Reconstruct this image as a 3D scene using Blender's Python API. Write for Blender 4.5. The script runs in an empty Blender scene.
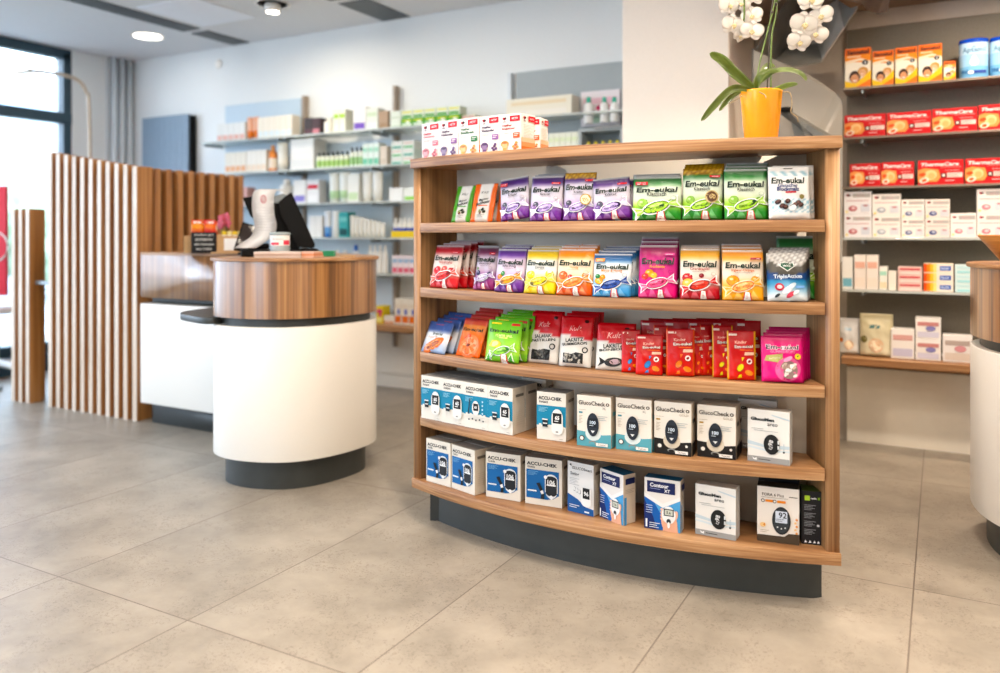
import bpy, bmesh, math, random
from mathutils import Vector, Matrix
random.seed(7)
SC = bpy.context.scene
COL = SC.collection
PI = math.pi
# ------------------------------------------------------------------ camera geometry (metres, 1000x673 frame)
YAW = math.radians(28.85); CC, SS = math.cos(YAW), math.sin(YAW)
FPX, HOR, EYE = 800.0, 235.0, 1.1
def W(x, y, D):
    k = (x-500)/FPX
    return Vector((D*(-SS+k*CC), D*(CC+k*SS), EYE+(HOR-y)/FPX*D))
def on_z(x, y, z):
    return W(x, y, (EYE-z)*FPX/(y-HOR))
def at_v(x, v):
    k = (x-500)/FPX; D = v/(CC+k*SS)
    return D*(-SS+k*CC), D
def zof(y, D): return EYE+(HOR-y)/FPX*D
def depth(p): return -SS*p[0]+CC*p[1]
# ------------------------------------------------------------------ colours
def lin(c):
    if isinstance(c, str):
        c = c.lstrip('#'); c = [int(c[i:i+2], 16)/255 for i in (0, 2, 4)]
    return tuple(((v/12.92) if v <= .04045 else ((v+.055)/1.055)**2.4) for v in c[:3])
def srgb(h):
    h = h.lstrip('#'); return [int(h[i:i+2], 16)/255 for i in (0, 2, 4)]
def mixc(a, b, t):
    t = max(0, min(1, t)); a = srgb(a) if isinstance(a, str) else a; b = srgb(b) if isinstance(b, str) else b
    return [a[i]*(1-t)+b[i]*t for i in range(3)]
# ------------------------------------------------------------------ materials
MATS = {}
def newmat(name):
    m = bpy.data.materials.new(name); m.use_nodes = True
    nt = m.node_tree; b = nt.nodes['Principled BSDF']; MATS[name] = m
    return m, nt, b
def N(nt, t, **kw):
    n = nt.nodes.new(t)
    for k, v in kw.items(): setattr(n, k, v)
    return n
def ramp(nt, stops):
    r = N(nt, 'ShaderNodeValToRGB'); e = r.color_ramp.elements
    while len(e) < len(stops): e.new(.5)
    for i, (p, c) in enumerate(stops): e[i].position = p; e[i].color = (*lin(c), 1)
    return r
def plain(name, col, rough=.5, metal=0, noise=.04, scale=25, bump=0, spec=.5):
    m, nt, b = newmat(name)
    tc = N(nt, 'ShaderNodeTexCoord'); n = N(nt, 'ShaderNodeTexNoise'); n.inputs['Scale'].default_value = scale
    nt.links.new(tc.outputs['Object'], n.inputs['Vector'])
    r = ramp(nt, [(.3, mixc(col, '#000000', noise)), (.7, mixc(col, '#ffffff', noise*.6))])
    nt.links.new(n.outputs['Fac'], r.inputs['Fac']); nt.links.new(r.outputs['Color'], b.inputs['Base Color'])
    b.inputs['Roughness'].default_value = rough; b.inputs['Metallic'].default_value = metal
    b.inputs['Specular IOR Level'].default_value = spec
    if bump:
        bp = N(nt, 'ShaderNodeBump'); bp.inputs['Strength'].default_value = bump; bp.inputs['Distance'].default_value = .01
        nt.links.new(n.outputs['Fac'], bp.inputs['Height']); nt.links.new(bp.outputs['Normal'], b.inputs['Normal'])
    return m
def wood(name, axis, cols, rough=.42, fine=90, knots=False, spec=.5):
    m, nt, b = newmat(name)
    tc = N(nt, 'ShaderNodeTexCoord'); mp = N(nt, 'ShaderNodeMapping')
    sc = [1, 1, 1]
    for i in range(3): sc[i] = .012 if i == axis else (.1 if axis == 0 and i == 1 else 1)
    mp.inputs['Scale'].default_value = sc
    nt.links.new(tc.outputs['Object'], mp.inputs['Vector'])
    n1 = N(nt, 'ShaderNodeTexNoise'); n1.inputs['Scale'].default_value = fine; n1.inputs['Detail'].default_value = 3; n1.inputs['Roughness'].default_value = .6
    n2 = N(nt, 'ShaderNodeTexNoise'); n2.inputs['Scale'].default_value = 22; n2.inputs['Detail'].default_value = 4; n2.inputs['Distortion'].default_value = .2
    mp2 = N(nt, 'ShaderNodeMapping'); mp2.inputs['Scale'].default_value = [(.05 if i == axis else (.3 if axis == 0 and i == 1 else 1)) for i in range(3)]
    nt.links.new(tc.outputs['Object'], mp2.inputs['Vector'])
    nt.links.new(mp.outputs['Vector'], n1.inputs['Vector']); nt.links.new(mp2.outputs['Vector'], n2.inputs['Vector'])
    mx = N(nt, 'ShaderNodeMix'); mx.data_type = 'FLOAT'; mx.inputs[0].default_value = .45
    nt.links.new(n1.outputs['Fac'], mx.inputs[2]); nt.links.new(n2.outputs['Fac'], mx.inputs[3])
    r = ramp(nt, [(.36, cols[0]), (.5, cols[1]), (.64, cols[2])])
    nt.links.new(mx.outputs[0], r.inputs['Fac'])
    out = r.outputs['Color']
    if knots:
        v = N(nt, 'ShaderNodeTexVoronoi'); v.inputs['Scale'].default_value = 3.2
        mp3 = N(nt, 'ShaderNodeMapping'); mp3.inputs['Scale'].default_value = [(.55 if i == axis else 1) for i in range(3)]
        nt.links.new(tc.outputs['Object'], mp3.inputs['Vector']); nt.links.new(mp3.outputs['Vector'], v.inputs['Vector'])
        kr = ramp(nt, [(0, '#ffffff'), (.06, '#000000')]); nt.links.new(v.outputs['Distance'], kr.inputs['Fac'])
        mm = N(nt, 'ShaderNodeMix'); mm.data_type = 'RGBA'
        nt.links.new(kr.outputs['Color'], mm.inputs[0]); nt.links.new(out, mm.inputs[6]); mm.inputs[7].default_value = (*lin('#3a2416'), 1)
        out = mm.outputs[2]
    nt.links.new(out, b.inputs['Base Color'])
    b.inputs['Roughness'].default_value = rough; b.inputs['Specular IOR Level'].default_value = spec
    bp = N(nt, 'ShaderNodeBump'); bp.inputs['Strength'].default_value = .12; bp.inputs['Distance'].default_value = .002
    nt.links.new(n1.outputs['Fac'], bp.inputs['Height']); nt.links.new(bp.outputs['Normal'], b.inputs['Normal'])
    return m
def printed(name, rough=.45, bump=0, bscale=60, metal=0, coat=0):
    m, nt, b = newmat(name)
    a = N(nt, 'ShaderNodeAttribute', attribute_name='Col')
    hs = N(nt, 'ShaderNodeHueSaturation'); hs.inputs['Saturation'].default_value = 1.06; hs.inputs['Value'].default_value = .86; b.inputs['Specular IOR Level'].default_value = .3; nt.links.new(a.outputs['Color'], hs.inputs['Color']); nt.links.new(hs.outputs['Color'], b.inputs['Base Color'])
    tc = N(nt, 'ShaderNodeTexCoord'); n = N(nt, 'ShaderNodeTexNoise'); n.inputs['Scale'].default_value = bscale; n.inputs['Detail'].default_value = 2
    nt.links.new(tc.outputs['Object'], n.inputs['Vector'])
    rr = N(nt, 'ShaderNodeMapRange'); rr.inputs[3].default_value = rough*.85; rr.inputs[4].default_value = rough*1.15
    nt.links.new(n.outputs['Fac'], rr.inputs[0]); nt.links.new(rr.outputs[0], b.inputs['Roughness'])
    b.inputs['Metallic'].default_value = metal; b.inputs['Coat Weight'].default_value = coat
    if bump:
        bp = N(nt, 'ShaderNodeBump'); bp.inputs['Strength'].default_value = bump; bp.inputs['Distance'].default_value = .006
        nt.links.new(n.outputs['Fac'], bp.inputs['Height']); nt.links.new(bp.outputs['Normal'], b.inputs['Normal'])
    return m
def glassy(name, tint, refl=.08, alpha=.85, rough=.03):
    m, nt, b = newmat(name); nt.nodes.remove(b)
    o = nt.nodes['Material Output']
    t = N(nt, 'ShaderNodeBsdfTransparent'); t.inputs[0].default_value = (*lin(tint), 1)
    p = N(nt, 'ShaderNodeBsdfPrincipled'); p.inputs['Base Color'].default_value = (*lin(tint), 1); p.inputs['Roughness'].default_value = rough
    n = N(nt, 'ShaderNodeTexNoise'); n.inputs['Scale'].default_value = 2
    mr = N(nt, 'ShaderNodeMapRange'); mr.inputs[3].default_value = 1-alpha; mr.inputs[4].default_value = 1-alpha+.02
    nt.links.new(n.outputs['Fac'], mr.inputs[0])
    mx = N(nt, 'ShaderNodeMixShader'); nt.links.new(mr.outputs[0], mx.inputs[0]); nt.links.new(t.outputs[0], mx.inputs[1]); nt.links.new(p.outputs[0], mx.inputs[2])
    nt.links.new(mx.outputs[0], o.inputs['Surface'])
    return m
def emit(name, col, s):
    m, nt, b = newmat(name)
    b.inputs['Emission Color'].default_value = (*lin(col), 1); b.inputs['Emission Strength'].default_value = s
    b.inputs['Base Color'].default_value = (*lin(col), 1)
    return m
OAK = ['#7d5330', '#b07f52', '#c9a077']
oak_h = wood('oak_along_x', 0, ['#744b2b', '#a07248', '#be946a'], fine=150)
oak_v = wood('oak_upright', 2, ['#7b5433', '#a6784d', '#c2986d'], fine=130)
oak_in = wood('oak_knotty_upright', 2, ['#5c3d23', '#856039', '#a1784f'], fine=80, knots=True)
oak_band = wood('oak_counter_band', 2, ['#5f3e22', '#956538', '#b88752'], fine=60, knots=True, rough=.26, spec=.9)
oak_slat = wood('oak_slat', 2, ['#875529', '#ad743d', '#c38e57'], fine=70, rough=.34)
oak_slat.node_tree.nodes['Principled BSDF'].inputs['Coat Weight'].default_value = .4
oak_slat.node_tree.nodes['Principled BSDF'].inputs['Coat Roughness'].default_value = .3
oak_band.node_tree.nodes['Principled BSDF'].inputs['Coat Weight'].default_value = .75
oak_band.node_tree.nodes['Principled BSDF'].inputs['Coat Roughness'].default_value = .28
oak_glare = wood('pale_oak_glare', 2, ['#c2aa92', '#d9c4ae', '#ead9c8'], fine=90, rough=.33)  # paler than the slats: part of the window glare is in the colour
oak_dark = wood('oak_backing', 2, ['#38240f', '#4e331b', '#5e4124'], fine=60, rough=.55)
m_white = plain('white_lacquer', '#f0ebe2', .35, noise=.01, scale=200)
m_back = plain('white_shelf_back', '#ece3d4', .6, noise=.01)
m_plinth = plain('anthracite_plinth', '#313432', .42, noise=.04, scale=12)
m_wall = plain('wall_paint', '#e2e4e3', .8, noise=.01, scale=60)
m_wallt = plain('taupe_paint_and_shade', '#b7aea2', .8, noise=.02, scale=40)  # grey-beige tone holds the shade on the wall behind the chute
m_col = plain('cream_column_paint', '#efe6db', .8, noise=.012, scale=120)
m_base = plain('cream_plinth_panel', '#efe7d8', .7, noise=.01)
m_ceil = plain('ceiling_board', '#d9dadc', .85, noise=.01, scale=30)
m_ceil2 = plain('ceiling_pale_board', '#eaeef6', .85, noise=.01)
m_slot = plain('dark_ceiling_slot', '#42474a', .5, noise=.05)
m_soffit = plain('soffit_dim_brown', '#86705c', .7, noise=.05, scale=3)  # brown holds the dimness under the lowered ceiling
m_frame = plain('window_frame_petrol', '#26414f', .4, noise=.03)
m_panelb = plain('blue_grey_panel', '#b4c6d3', .5, noise=.01)
m_panelg = plain('grey_panel', '#9ba3a5', .5, noise=.01)
m_paneld = plain('taupe_shelf_back', '#756e60', .6, noise=.12, scale=220)
m_panelw = plain('frosted_back_panel', '#d4dade', .5, noise=.01)
m_post = plain('bronze_upright', '#9c8c7c', .45, noise=.03)
m_glassshelf = glassy('glass_shelf', '#f0f5f3', alpha=.5)
m_sheenshelf = plain('brown_sheen_shelf', '#7a6c5e', .35, noise=.05)  # glass shelf with its brownish reflection put into the colour
m_pane = glassy('window_glass', '#f4faff', alpha=.93)
m_acryl = glassy('clear_acrylic', '#d8d4cc', alpha=.72, rough=.12)
m_jar = glassy('jar_glass', '#dde6e6', alpha=.6)
m_rad = plain('radiator_blue_grey', '#74889a', .45, noise=.02)
m_black = plain('black_plastic', '#050404', .5, noise=.005, scale=80, spec=.18)
m_blk2 = plain('matt_black', '#060505', .6, noise=.01, spec=.15)
m_paper = plain('paper_white', '#f4f2f0', .7, noise=.01)
m_steel = plain('grey_steel', '#8d9496', .35, metal=.6, noise=.03)
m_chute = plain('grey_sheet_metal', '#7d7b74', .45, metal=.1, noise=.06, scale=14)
m_chute2 = plain('dark_shaded_sheet_metal', '#55544e', .45, metal=.1, noise=.06, scale=14)  # shaded fold of the chute, also its dark edge and outlet
m_pot = plain('amber_ceramic', '#eda21f', .16, noise=.03, scale=8)
m_leaf = plain('orchid_leaf', '#6b8026', .28, noise=.22, scale=14)
m_leafp = plain('pale_orchid_leaf', '#8fa05a', .35, noise=.18, scale=14)
m_stem = plain('orchid_stem', '#5f7a2a', .5, noise=.2, scale=60)
m_stemd = plain('dark_stem', '#2b2418', .6, noise=.2, scale=60)
m_petal = plain('orchid_petal', '#fbf7f1', .5, noise=.03, scale=50)
m_lip = plain('orchid_lip', '#ecd9a0', .5, noise=.15, scale=120)
m_root = plain('orchid_root', '#9a8258', .7, noise=.2, scale=90)
m_card = plain('kraft_card', '#c49a68', .7, noise=.05)
m_green = plain('green_plastic', '#1c8a5c', .4, noise=.04)
m_yellow = plain('yellow_card', '#f1d24a', .6, noise=.03)
m_pinkf = plain('pink_blossom', '#d9485f', .6, noise=.2, scale=60)
m_red = plain('red_board', '#e0243c', .5, noise=.02)
m_lamp = plain('brushed_lamp_metal', '#b9a894', .4, metal=.4, noise=.03)
m_bronze = plain('brown_smoked_panel', '#4a2d14', .25, noise=.2, scale=6)
m_bowl = wood('turned_bowl_wood', 0, ['#8a5524', '#b0712f', '#c98a45'], fine=40)
m_hedge = plain('hedge', '#a9c49a', .9, noise=.3, scale=6)
m_facade = plain('facade', '#dbe5ec', .8, noise=.05, scale=2)
m_facw = plain('facade_window', '#a9bcc8', .2, noise=.05)
m_pave = plain('pavement', '#cfcac4', .8, noise=.06, scale=2)
P_box = printed('printed_carton', .5)
P_bag = printed('printed_foil', .3, bump=.35, bscale=38)
P_sil = printed('silver_foil', .22, bump=.9, bscale=45, metal=.75)
P_gls = printed('gloss_plastic', .25)
m_light = emit('lamp_diffuser', '#fff4e4', 9)
# floor tiles
def floor_mat():
    m, nt, b = newmat('floor_stone_tile')
    tc = N(nt, 'ShaderNodeTexCoord'); sp = N(nt, 'ShaderNodeSeparateXYZ'); nt.links.new(tc.outputs['Object'], sp.inputs[0])
    def M(op, a, bb=None):
        n = N(nt, 'ShaderNodeMath', operation=op)
        for i, x in enumerate((a, bb)):
            if x is None: continue
            if isinstance(x, (int, float)): n.inputs[i].default_value = x
            else: nt.links.new(x, n.inputs[i])
        return n.outputs[0]
    def grid(sock, off, size):
        t = M('DIVIDE', M('SUBTRACT', sock, off), size)
        f = M('FRACT', t); d = M('MINIMUM', f, M('SUBTRACT', 1.0, f))
        return M('MULTIPLY', d, size), M('FLOOR', t)
    dx, ix = grid(sp.outputs[0], -2.486, .603); dy, iy = grid(sp.outputs[1], 1.570, 1.228)
    d = M('MINIMUM', dx, dy); g = M('LESS_THAN', d, .0022)
    n1 = N(nt, 'ShaderNodeTexNoise'); n1.inputs['Scale'].default_value = 3.2; n1.inputs['Detail'].default_value = 9; n1.inputs['Roughness'].default_value = .68
    cb = N(nt, 'ShaderNodeCombineXYZ'); nt.links.new(ix, cb.inputs[0]); nt.links.new(iy, cb.inputs[1])
    va = N(nt, 'ShaderNodeVectorMath', operation='MULTIPLY_ADD'); nt.links.new(cb.outputs[0], va.inputs[0]); va.inputs[1].default_value = (7.3, 3.1, 0); nt.links.new(tc.outputs['Object'], va.inputs[2])
    nt.links.new(va.outputs[0], n1.inputs['Vector'])
    r1 = ramp(nt, [(.3, '#837a6d'), (.5, '#9a9082'), (.72, '#ada293')]); nt.links.new(n1.outputs['Fac'], r1.inputs['Fac'])
    n2 = N(nt, 'ShaderNodeTexNoise'); n2.inputs['Scale'].default_value = 62; n2.inputs['Detail'].default_value = 4; n2.inputs['Distortion'].default_value = 2.2
    nt.links.new(va.outputs[0], n2.inputs['Vector'])
    n3 = N(nt, 'ShaderNodeTexNoise'); n3.inputs['Scale'].default_value = 6.0; nt.links.new(va.outputs[0], n3.inputs['Vector'])
    pit = M('MULTIPLY', M('GREATER_THAN', n2.outputs['Fac'], .585), M('GREATER_THAN', n3.outputs['Fac'], .47))
    mx = N(nt, 'ShaderNodeMix'); mx.data_type = 'RGBA'; nt.links.new(M('MULTIPLY', pit, .42), mx.inputs[0]); nt.links.new(r1.outputs['Color'], mx.inputs[6]); mx.inputs[7].default_value = (*lin('#6c6053'), 1)
    mg = N(nt, 'ShaderNodeMix'); mg.data_type = 'RGBA'; nt.links.new(g, mg.inputs[0]); nt.links.new(mx.outputs[2], mg.inputs[6]); mg.inputs[7].default_value = (*lin('#6f6358'), 1)
    nt.links.new(mg.outputs[2], b.inputs['Base Color'])
    rr = N(nt, 'ShaderNodeMapRange'); rr.inputs[3].default_value = .3; rr.inputs[4].default_value = .5; nt.links.new(n1.outputs['Fac'], rr.inputs[0]); nt.links.new(rr.outputs[0], b.inputs['Roughness'])
    bp = N(nt, 'ShaderNodeBump'); bp.inputs['Strength'].default_value = .1; bp.inputs['Distance'].default_value = .002; nt.links.new(n2.outputs['Fac'], bp.inputs['Height']); nt.links.new(bp.outputs['Normal'], b.inputs['Normal'])
    return m
m_floor = floor_mat()
# ------------------------------------------------------------------ objects
def link(name, me, parent=None, loc=None, rot=None):
    o = bpy.data.objects.new(name, me); COL.objects.link(o)
    if parent: o.parent = parent
    if loc is not None: o.location = loc
    if rot is not None: o.rotation_euler = rot
    return o
def tag(o, label, cat, group=None, kind=None):
    o['label'] = label; o['category'] = cat
    if group: o['group'] = group
    if kind: o['kind'] = kind
    return o
def thing(name, label, cat, loc=(0, 0, 0), rz=0, group=None):
    return tag(link(name, None, None, loc, (0, 0, rz)), label, cat, group)
def struct(o): o['kind'] = 'structure'; return o
def from_bm(name, bm, mat, parent=None, smooth=False, loc=None, rot=None):
    me = bpy.data.meshes.new(name); bm.normal_update(); bm.to_mesh(me); bm.free()
    for m in (mat if isinstance(mat, list) else [mat]): me.materials.append(m)
    if smooth:
        for p in me.polygons: p.use_smooth = True
    return link(name, me, parent, loc, rot)
def bbox(bm, x0, x1, y0, y1, z0, z1, bev=0, mi=0):
    vs = [bm.verts.new(p) for p in ((x0, y0, z0), (x1, y0, z0), (x1, y1, z0), (x0, y1, z0), (x0, y0, z1), (x1, y0, z1), (x1, y1, z1), (x0, y1, z1))]
    fs = [bm.faces.new([vs[i] for i in f]) for f in ((0, 3, 2, 1), (4, 5, 6, 7), (0, 1, 5, 4), (1, 2, 6, 5), (2, 3, 7, 6), (3, 0, 4, 7))]
    for f in fs: f.material_index = mi
    if bev:
        es = list({e for f in fs for e in f.edges})
        bmesh.ops.bevel(bm, geom=es, offset=bev, segments=2, affect='EDGES', profile=.5)
    return fs
def boxo(name, dims, mat, parent=None, bev=.002, loc=None, rot=None):
    bm = bmesh.new(); bbox(bm, *dims, bev=bev); return from_bm(name, bm, mat, parent, loc=loc, rot=rot)
def prism(name, pts, z0, z1, mat, parent=None, bev=0, smooth_ang=True, ztop=None, loc=None, rot=None):
    """polygon pts (ccw) extruded z0..z1"""
    bm = bmesh.new(); a = [bm.verts.new((p[0], p[1], z0)) for p in pts]
    t = [bm.verts.new((p[0], p[1], (z1 if ztop is None else ztop(p)))) for p in pts]
    n = len(pts); bm.faces.new(a[::-1]); top = bm.faces.new(t)
    for i in range(n): bm.faces.new((a[i], a[(i+1) % n], t[(i+1) % n], t[i]))
    bmesh.ops.recalc_face_normals(bm, faces=bm.faces)
    if bev:
        es = [e for e in bm.edges if abs(e.verts[0].co.z-e.verts[1].co.z) < 1e-5]
        bmesh.ops.bevel(bm, geom=es, offset=bev, segments=2, affect='EDGES', profile=.5)
    o = from_bm(name, bm, mat, parent, loc=loc, rot=rot)
    if smooth_ang:
        for p in o.data.polygons: p.use_smooth = abs(p.normal.z) < .5
        o.data.update()
        try:
            for e in o.data.edges: pass
            bmx = bmesh.new(); bmx.from_mesh(o.data)
            for e in bmx.edges:
                if len(e.link_faces) == 2 and e.calc_face_angle(0) > .6: e.smooth = False
            bmx.to_mesh(o.data); bmx.free()
        except Exception: pass
    return o
def catmull(pts, n=6, closed=True):
    out = []; L = len(pts); rng = range(L) if closed else range(L-1)
    for i in rng:
        g = (lambda j: pts[j % L]) if closed else (lambda j: pts[max(0, min(L-1, j))])
        p0, p1, p2, p3 = [Vector(g(i+d)) for d in (-1, 0, 1, 2)]
        for k in range(n):
            t = k/n
            out.append(.5*((2*p1)+(-p0+p2)*t+(2*p0-5*p1+4*p2-p3)*t*t+(-p0+3*p1-3*p2+p3)*t**3))
    if not closed: out.append(Vector(pts[-1]))
    return out
def tube_bm(bm, pts, rad, seg=8, mi=0):
    pts = [Vector(p) for p in pts]; rings = []
    for i, p in enumerate(pts):
        d = (pts[min(i+1, len(pts)-1)]-pts[max(i-1, 0)]).normalized()
        a = d.cross(Vector((0, 0, 1)) if abs(d.z) < .9 else Vector((1, 0, 0))).normalized(); b = d.cross(a)
        r = rad[i] if isinstance(rad, (list, tuple)) else rad
        rings.append([bm.verts.new(p+a*math.cos(2*PI*k/seg)*r+b*math.sin(2*PI*k/seg)*r) for k in range(seg)])
    for i in range(len(rings)-1):
        for k in range(seg):
            f = bm.faces.new((rings[i][k], rings[i][(k+1) % seg], rings[i+1][(k+1) % seg], rings[i+1][k])); f.smooth = True; f.material_index = mi
    bm.faces.new(rings[0][::-1]).material_index = mi; bm.faces.new(rings[-1]).material_index = mi
def tubeo(name, pts, rad, mat, parent=None, seg=8):
    bm = bmesh.new(); tube_bm(bm, pts, rad, seg); bmesh.ops.recalc_face_normals(bm, faces=bm.faces)
    return from_bm(name, bm, mat, parent)
def lathe(name, prof, mat, parent=None, seg=32, loc=None, sq=0, sx=1, sy=1):
    bm = bmesh.new(); rings = []
    for r, z in prof:
        ring = []
        for k in range(seg):
            a = 2*PI*k/seg; q = 1
            if sq: c, s_ = abs(math.cos(a)), abs(math.sin(a)); q = (1-sq)+sq/max(c, s_)
            ring.append(bm.verts.new((r*q*math.cos(a)*sx, r*q*math.sin(a)*sy, z)))
        rings.append(ring)
    for i in range(len(rings)-1):
        for k in range(seg):
            f = bm.faces.new((rings[i][k], rings[i][(k+1) % seg], rings[i+1][(k+1) % seg], rings[i+1][k])); f.smooth = True
    bm.faces.new(rings[0][::-1]); bm.faces.new(rings[-1])
    bmesh.ops.recalc_face_normals(bm, faces=bm.faces)
    return from_bm(name, bm, mat, parent, loc=loc)
def copy_tree(o, parent=None):
    c = o.copy(); COL.objects.link(c)
    if parent: c.parent = parent
    for ch in list(o.children): copy_tree(ch, c)
    return c
# ------------------------------------------------------------------ printed mesh builder
_T = {}
def text2d(s, bold=0.0):
    key = (s, bold)
    if key in _T: return _T[key]
    cu = bpy.data.curves.new('lettering', 'FONT'); cu.body = s; cu.size = 1; cu.resolution_u = 2; cu.offset = bold
    ob = bpy.data.objects.new('lettering', cu); COL.objects.link(ob)
    dg = bpy.context.evaluated_depsgraph_get(); me = bpy.data.meshes.new_from_object(ob.evaluated_get(dg))
    V = [(v.co.x, v.co.y) for v in me.vertices]; F = [list(p.vertices) for p in me.polygons]
    bpy.data.objects.remove(ob); bpy.data.curves.remove(cu); bpy.data.meshes.remove(me)
    if V:
        x0 = min(v[0] for v in V); x1 = max(v[0] for v in V); y0 = min(v[1] for v in V); y1 = max(v[1] for v in V)
    else: x0 = y0 = 0; x1 = y1 = 1
    _T[key] = (V, F, x0, x1, y0, y1); return _T[key]
class PB:
    def __init__(s, mats): s.V = []; s.F = []; s.C = []; s.M = []; s.S = []; s.mats = mats; s.surf = None; s.layer = 0
    def v(s, p): s.V.append(tuple(p)); return len(s.V)-1
    def f(s, idx, col, mi=0, smooth=False):
        s.F.append(list(idx)); s.M.append(mi); s.S.append(smooth)
        if isinstance(col, list) and len(col) and isinstance(col[0], (list, tuple)): s.C.append([lin(c) for c in col])
        else: c = lin(col); s.C.append([c]*len(idx))
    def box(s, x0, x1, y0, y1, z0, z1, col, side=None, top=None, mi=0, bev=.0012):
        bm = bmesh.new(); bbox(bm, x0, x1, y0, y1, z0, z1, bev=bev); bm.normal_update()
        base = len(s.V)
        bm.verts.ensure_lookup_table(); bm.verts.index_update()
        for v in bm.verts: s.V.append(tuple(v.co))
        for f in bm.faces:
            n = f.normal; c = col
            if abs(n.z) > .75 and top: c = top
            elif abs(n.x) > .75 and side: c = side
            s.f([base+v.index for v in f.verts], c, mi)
        bm.free()
    # decals live on a surface function surf(a, b, lift) -> xyz ; a,b in metres (a: across from centre, b: up)
    def put(s, pts, col, lift=None):
        s.layer += 1; L = lift if lift is not None else s.layer
        i = [s.v(s.surf(a, b, L)) for a, b in pts]; s.f(i, col)
    def rect(s, a0, b0, a1, b1, col, nx=1, nz=1):
        s.layer += 1
        if s.fan and nx == 1: nx, nz = max(1, int(abs(a1-a0)/.012)), max(1, int(abs(b1-b0)/.012))
        g = [[s.v(s.surf(a0+(a1-a0)*i/nx, b0+(b1-b0)*j/nz, s.layer)) for i in range(nx+1)] for j in range(nz+1)]
        for j in range(nz):
            for i in range(nx): s.f((g[j][i], g[j][i+1], g[j+1][i+1], g[j+1][i]), col)
    def ell(s, ca, cb, ra, rb, col, rot=0, n=20, arc=(0, 2*PI)):
        s.layer += 1; c, q = math.cos(rot), math.sin(rot); rings = [[s.v(s.surf(ca, cb, s.layer))]]
        full = abs(arc[1]-arc[0]-2*PI) < 1e-6
        for r in (.55, 1):
            rings.append([s.v(s.surf(ca+c*ra*r*math.cos(t)-q*rb*r*math.sin(t), cb+q*ra*r*math.cos(t)+c*rb*r*math.sin(t), s.layer)) for t in [arc[0]+(arc[1]-arc[0])*k/n for k in range(n+(0 if full else 1))]])
        m = len(rings[1])
        for k in range(m if full else m-1):
            s.f((rings[0][0], rings[1][k], rings[1][(k+1) % m]), col); s.f((rings[1][k], rings[2][k], rings[2][(k+1) % m], rings[1][(k+1) % m]), col)
    fan = False
    def poly(s, pts, col):
        if not s.fan: return s.put(pts, col)
        s.layer += 1; n = len(pts); ca = sum(p[0] for p in pts)/n; cb = sum(p[1] for p in pts)/n
        pp = []
        for i in range(n):
            a, b = pts[i], pts[(i+1) % n]; pp += [a, ((a[0]*2+b[0])/3, (a[1]*2+b[1])/3), ((a[0]+b[0]*2)/3, (a[1]+b[1]*2)/3)]
        m = len(pp); c = s.v(s.surf(ca, cb, s.layer)); rg = [[s.v(s.surf(ca+(a-ca)*q, cb+(b-cb)*q, s.layer)) for a, b in pp] for q in (.4, .7, 1)]
        for k in range(m):
            s.f((c, rg[0][k], rg[0][(k+1) % m]), col)
            for j in (0, 1): s.f((rg[j][k], rg[j+1][k], rg[j+1][(k+1) % m], rg[j][(k+1) % m]), col)
    def text(s, t, ca, cb, w=None, h=None, col='#111111', bold=0.0, slant=0.0, rot=0, al=.5):
        s.layer += 1; V, F, x0, x1, y0, y1 = text2d(t, bold)
        W0 = (x1-x0) or 1; H0 = (y1-y0) or 1
        if w and h: sx = w/W0; sy = h/H0
        elif w: sx = sy = w/W0
        else: sx = sy = h/H0
        c, q = math.cos(rot), math.sin(rot); idx = []
        for x, y in V:
            a = (x-x0-W0*al)*sx+slant*(y-y0-H0/2)*sy; b = (y-y0-H0/2)*sy
            idx.append(s.v(s.surf(ca+a*c-b*q, cb+a*q+b*c, s.layer)))
        for f in F: s.f([idx[i] for i in f], col)
    def lines(s, a0, b1, w, n, dh, col, th=.35, ragged=True):
        for i in range(n):
            s.rect(a0, b1-dh*i-dh*th, a0+w*(1 if not ragged else (.95, .7, .85, .6)[i % 4]), b1-dh*i, col)
    def build(s, name, parent=None, loc=None, rot=None):
        me = bpy.data.meshes.new(name); me.from_pydata(s.V, [], s.F); me.update()
        for m in s.mats: me.materials.append(m)
        me.polygons.foreach_set('material_index', s.M); me.polygons.foreach_set('use_smooth', s.S)
        at = me.color_attributes.new('Col', 'FLOAT_COLOR', 'CORNER'); buf = []
        for cs in s.C:
            for c in cs: buf.extend((*c, 1.0))
        at.data.foreach_set('color', buf)
        return link(name, me, parent, loc, rot)
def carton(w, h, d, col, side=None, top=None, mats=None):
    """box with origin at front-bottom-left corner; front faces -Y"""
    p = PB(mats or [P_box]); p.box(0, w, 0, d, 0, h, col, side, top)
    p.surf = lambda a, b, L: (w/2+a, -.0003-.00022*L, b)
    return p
def flap_lines(p, w, h, d, col='#b9b2a6'):
    s0, l0 = p.surf, p.layer
    p.surf = lambda a, b, L: (w/2+a, b, h+.0003+.0001*L)
    p.rect(-w*.5+.002, d*.93, w*.5-.002, d*.96, col); p.rect(-w*.12, 0.001, w*.12, .007, mixc(col, '#000000', .2))
    p.surf = lambda a, b, L: (w+.0003+.0001*L, d/2+a, b)
    for i in range(7): p.rect(-d*.3, h*.2+i*h*.045, d*(.28 if i % 2 else .2), h*.2+i*h*.045+h*.012, col)
    p.rect(-d*.34, h*.80, d*.3, h*.86, mixc(col, '#000000', .45))
    p.surf, p.layer = s0, l0
exec_parts = []
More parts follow.
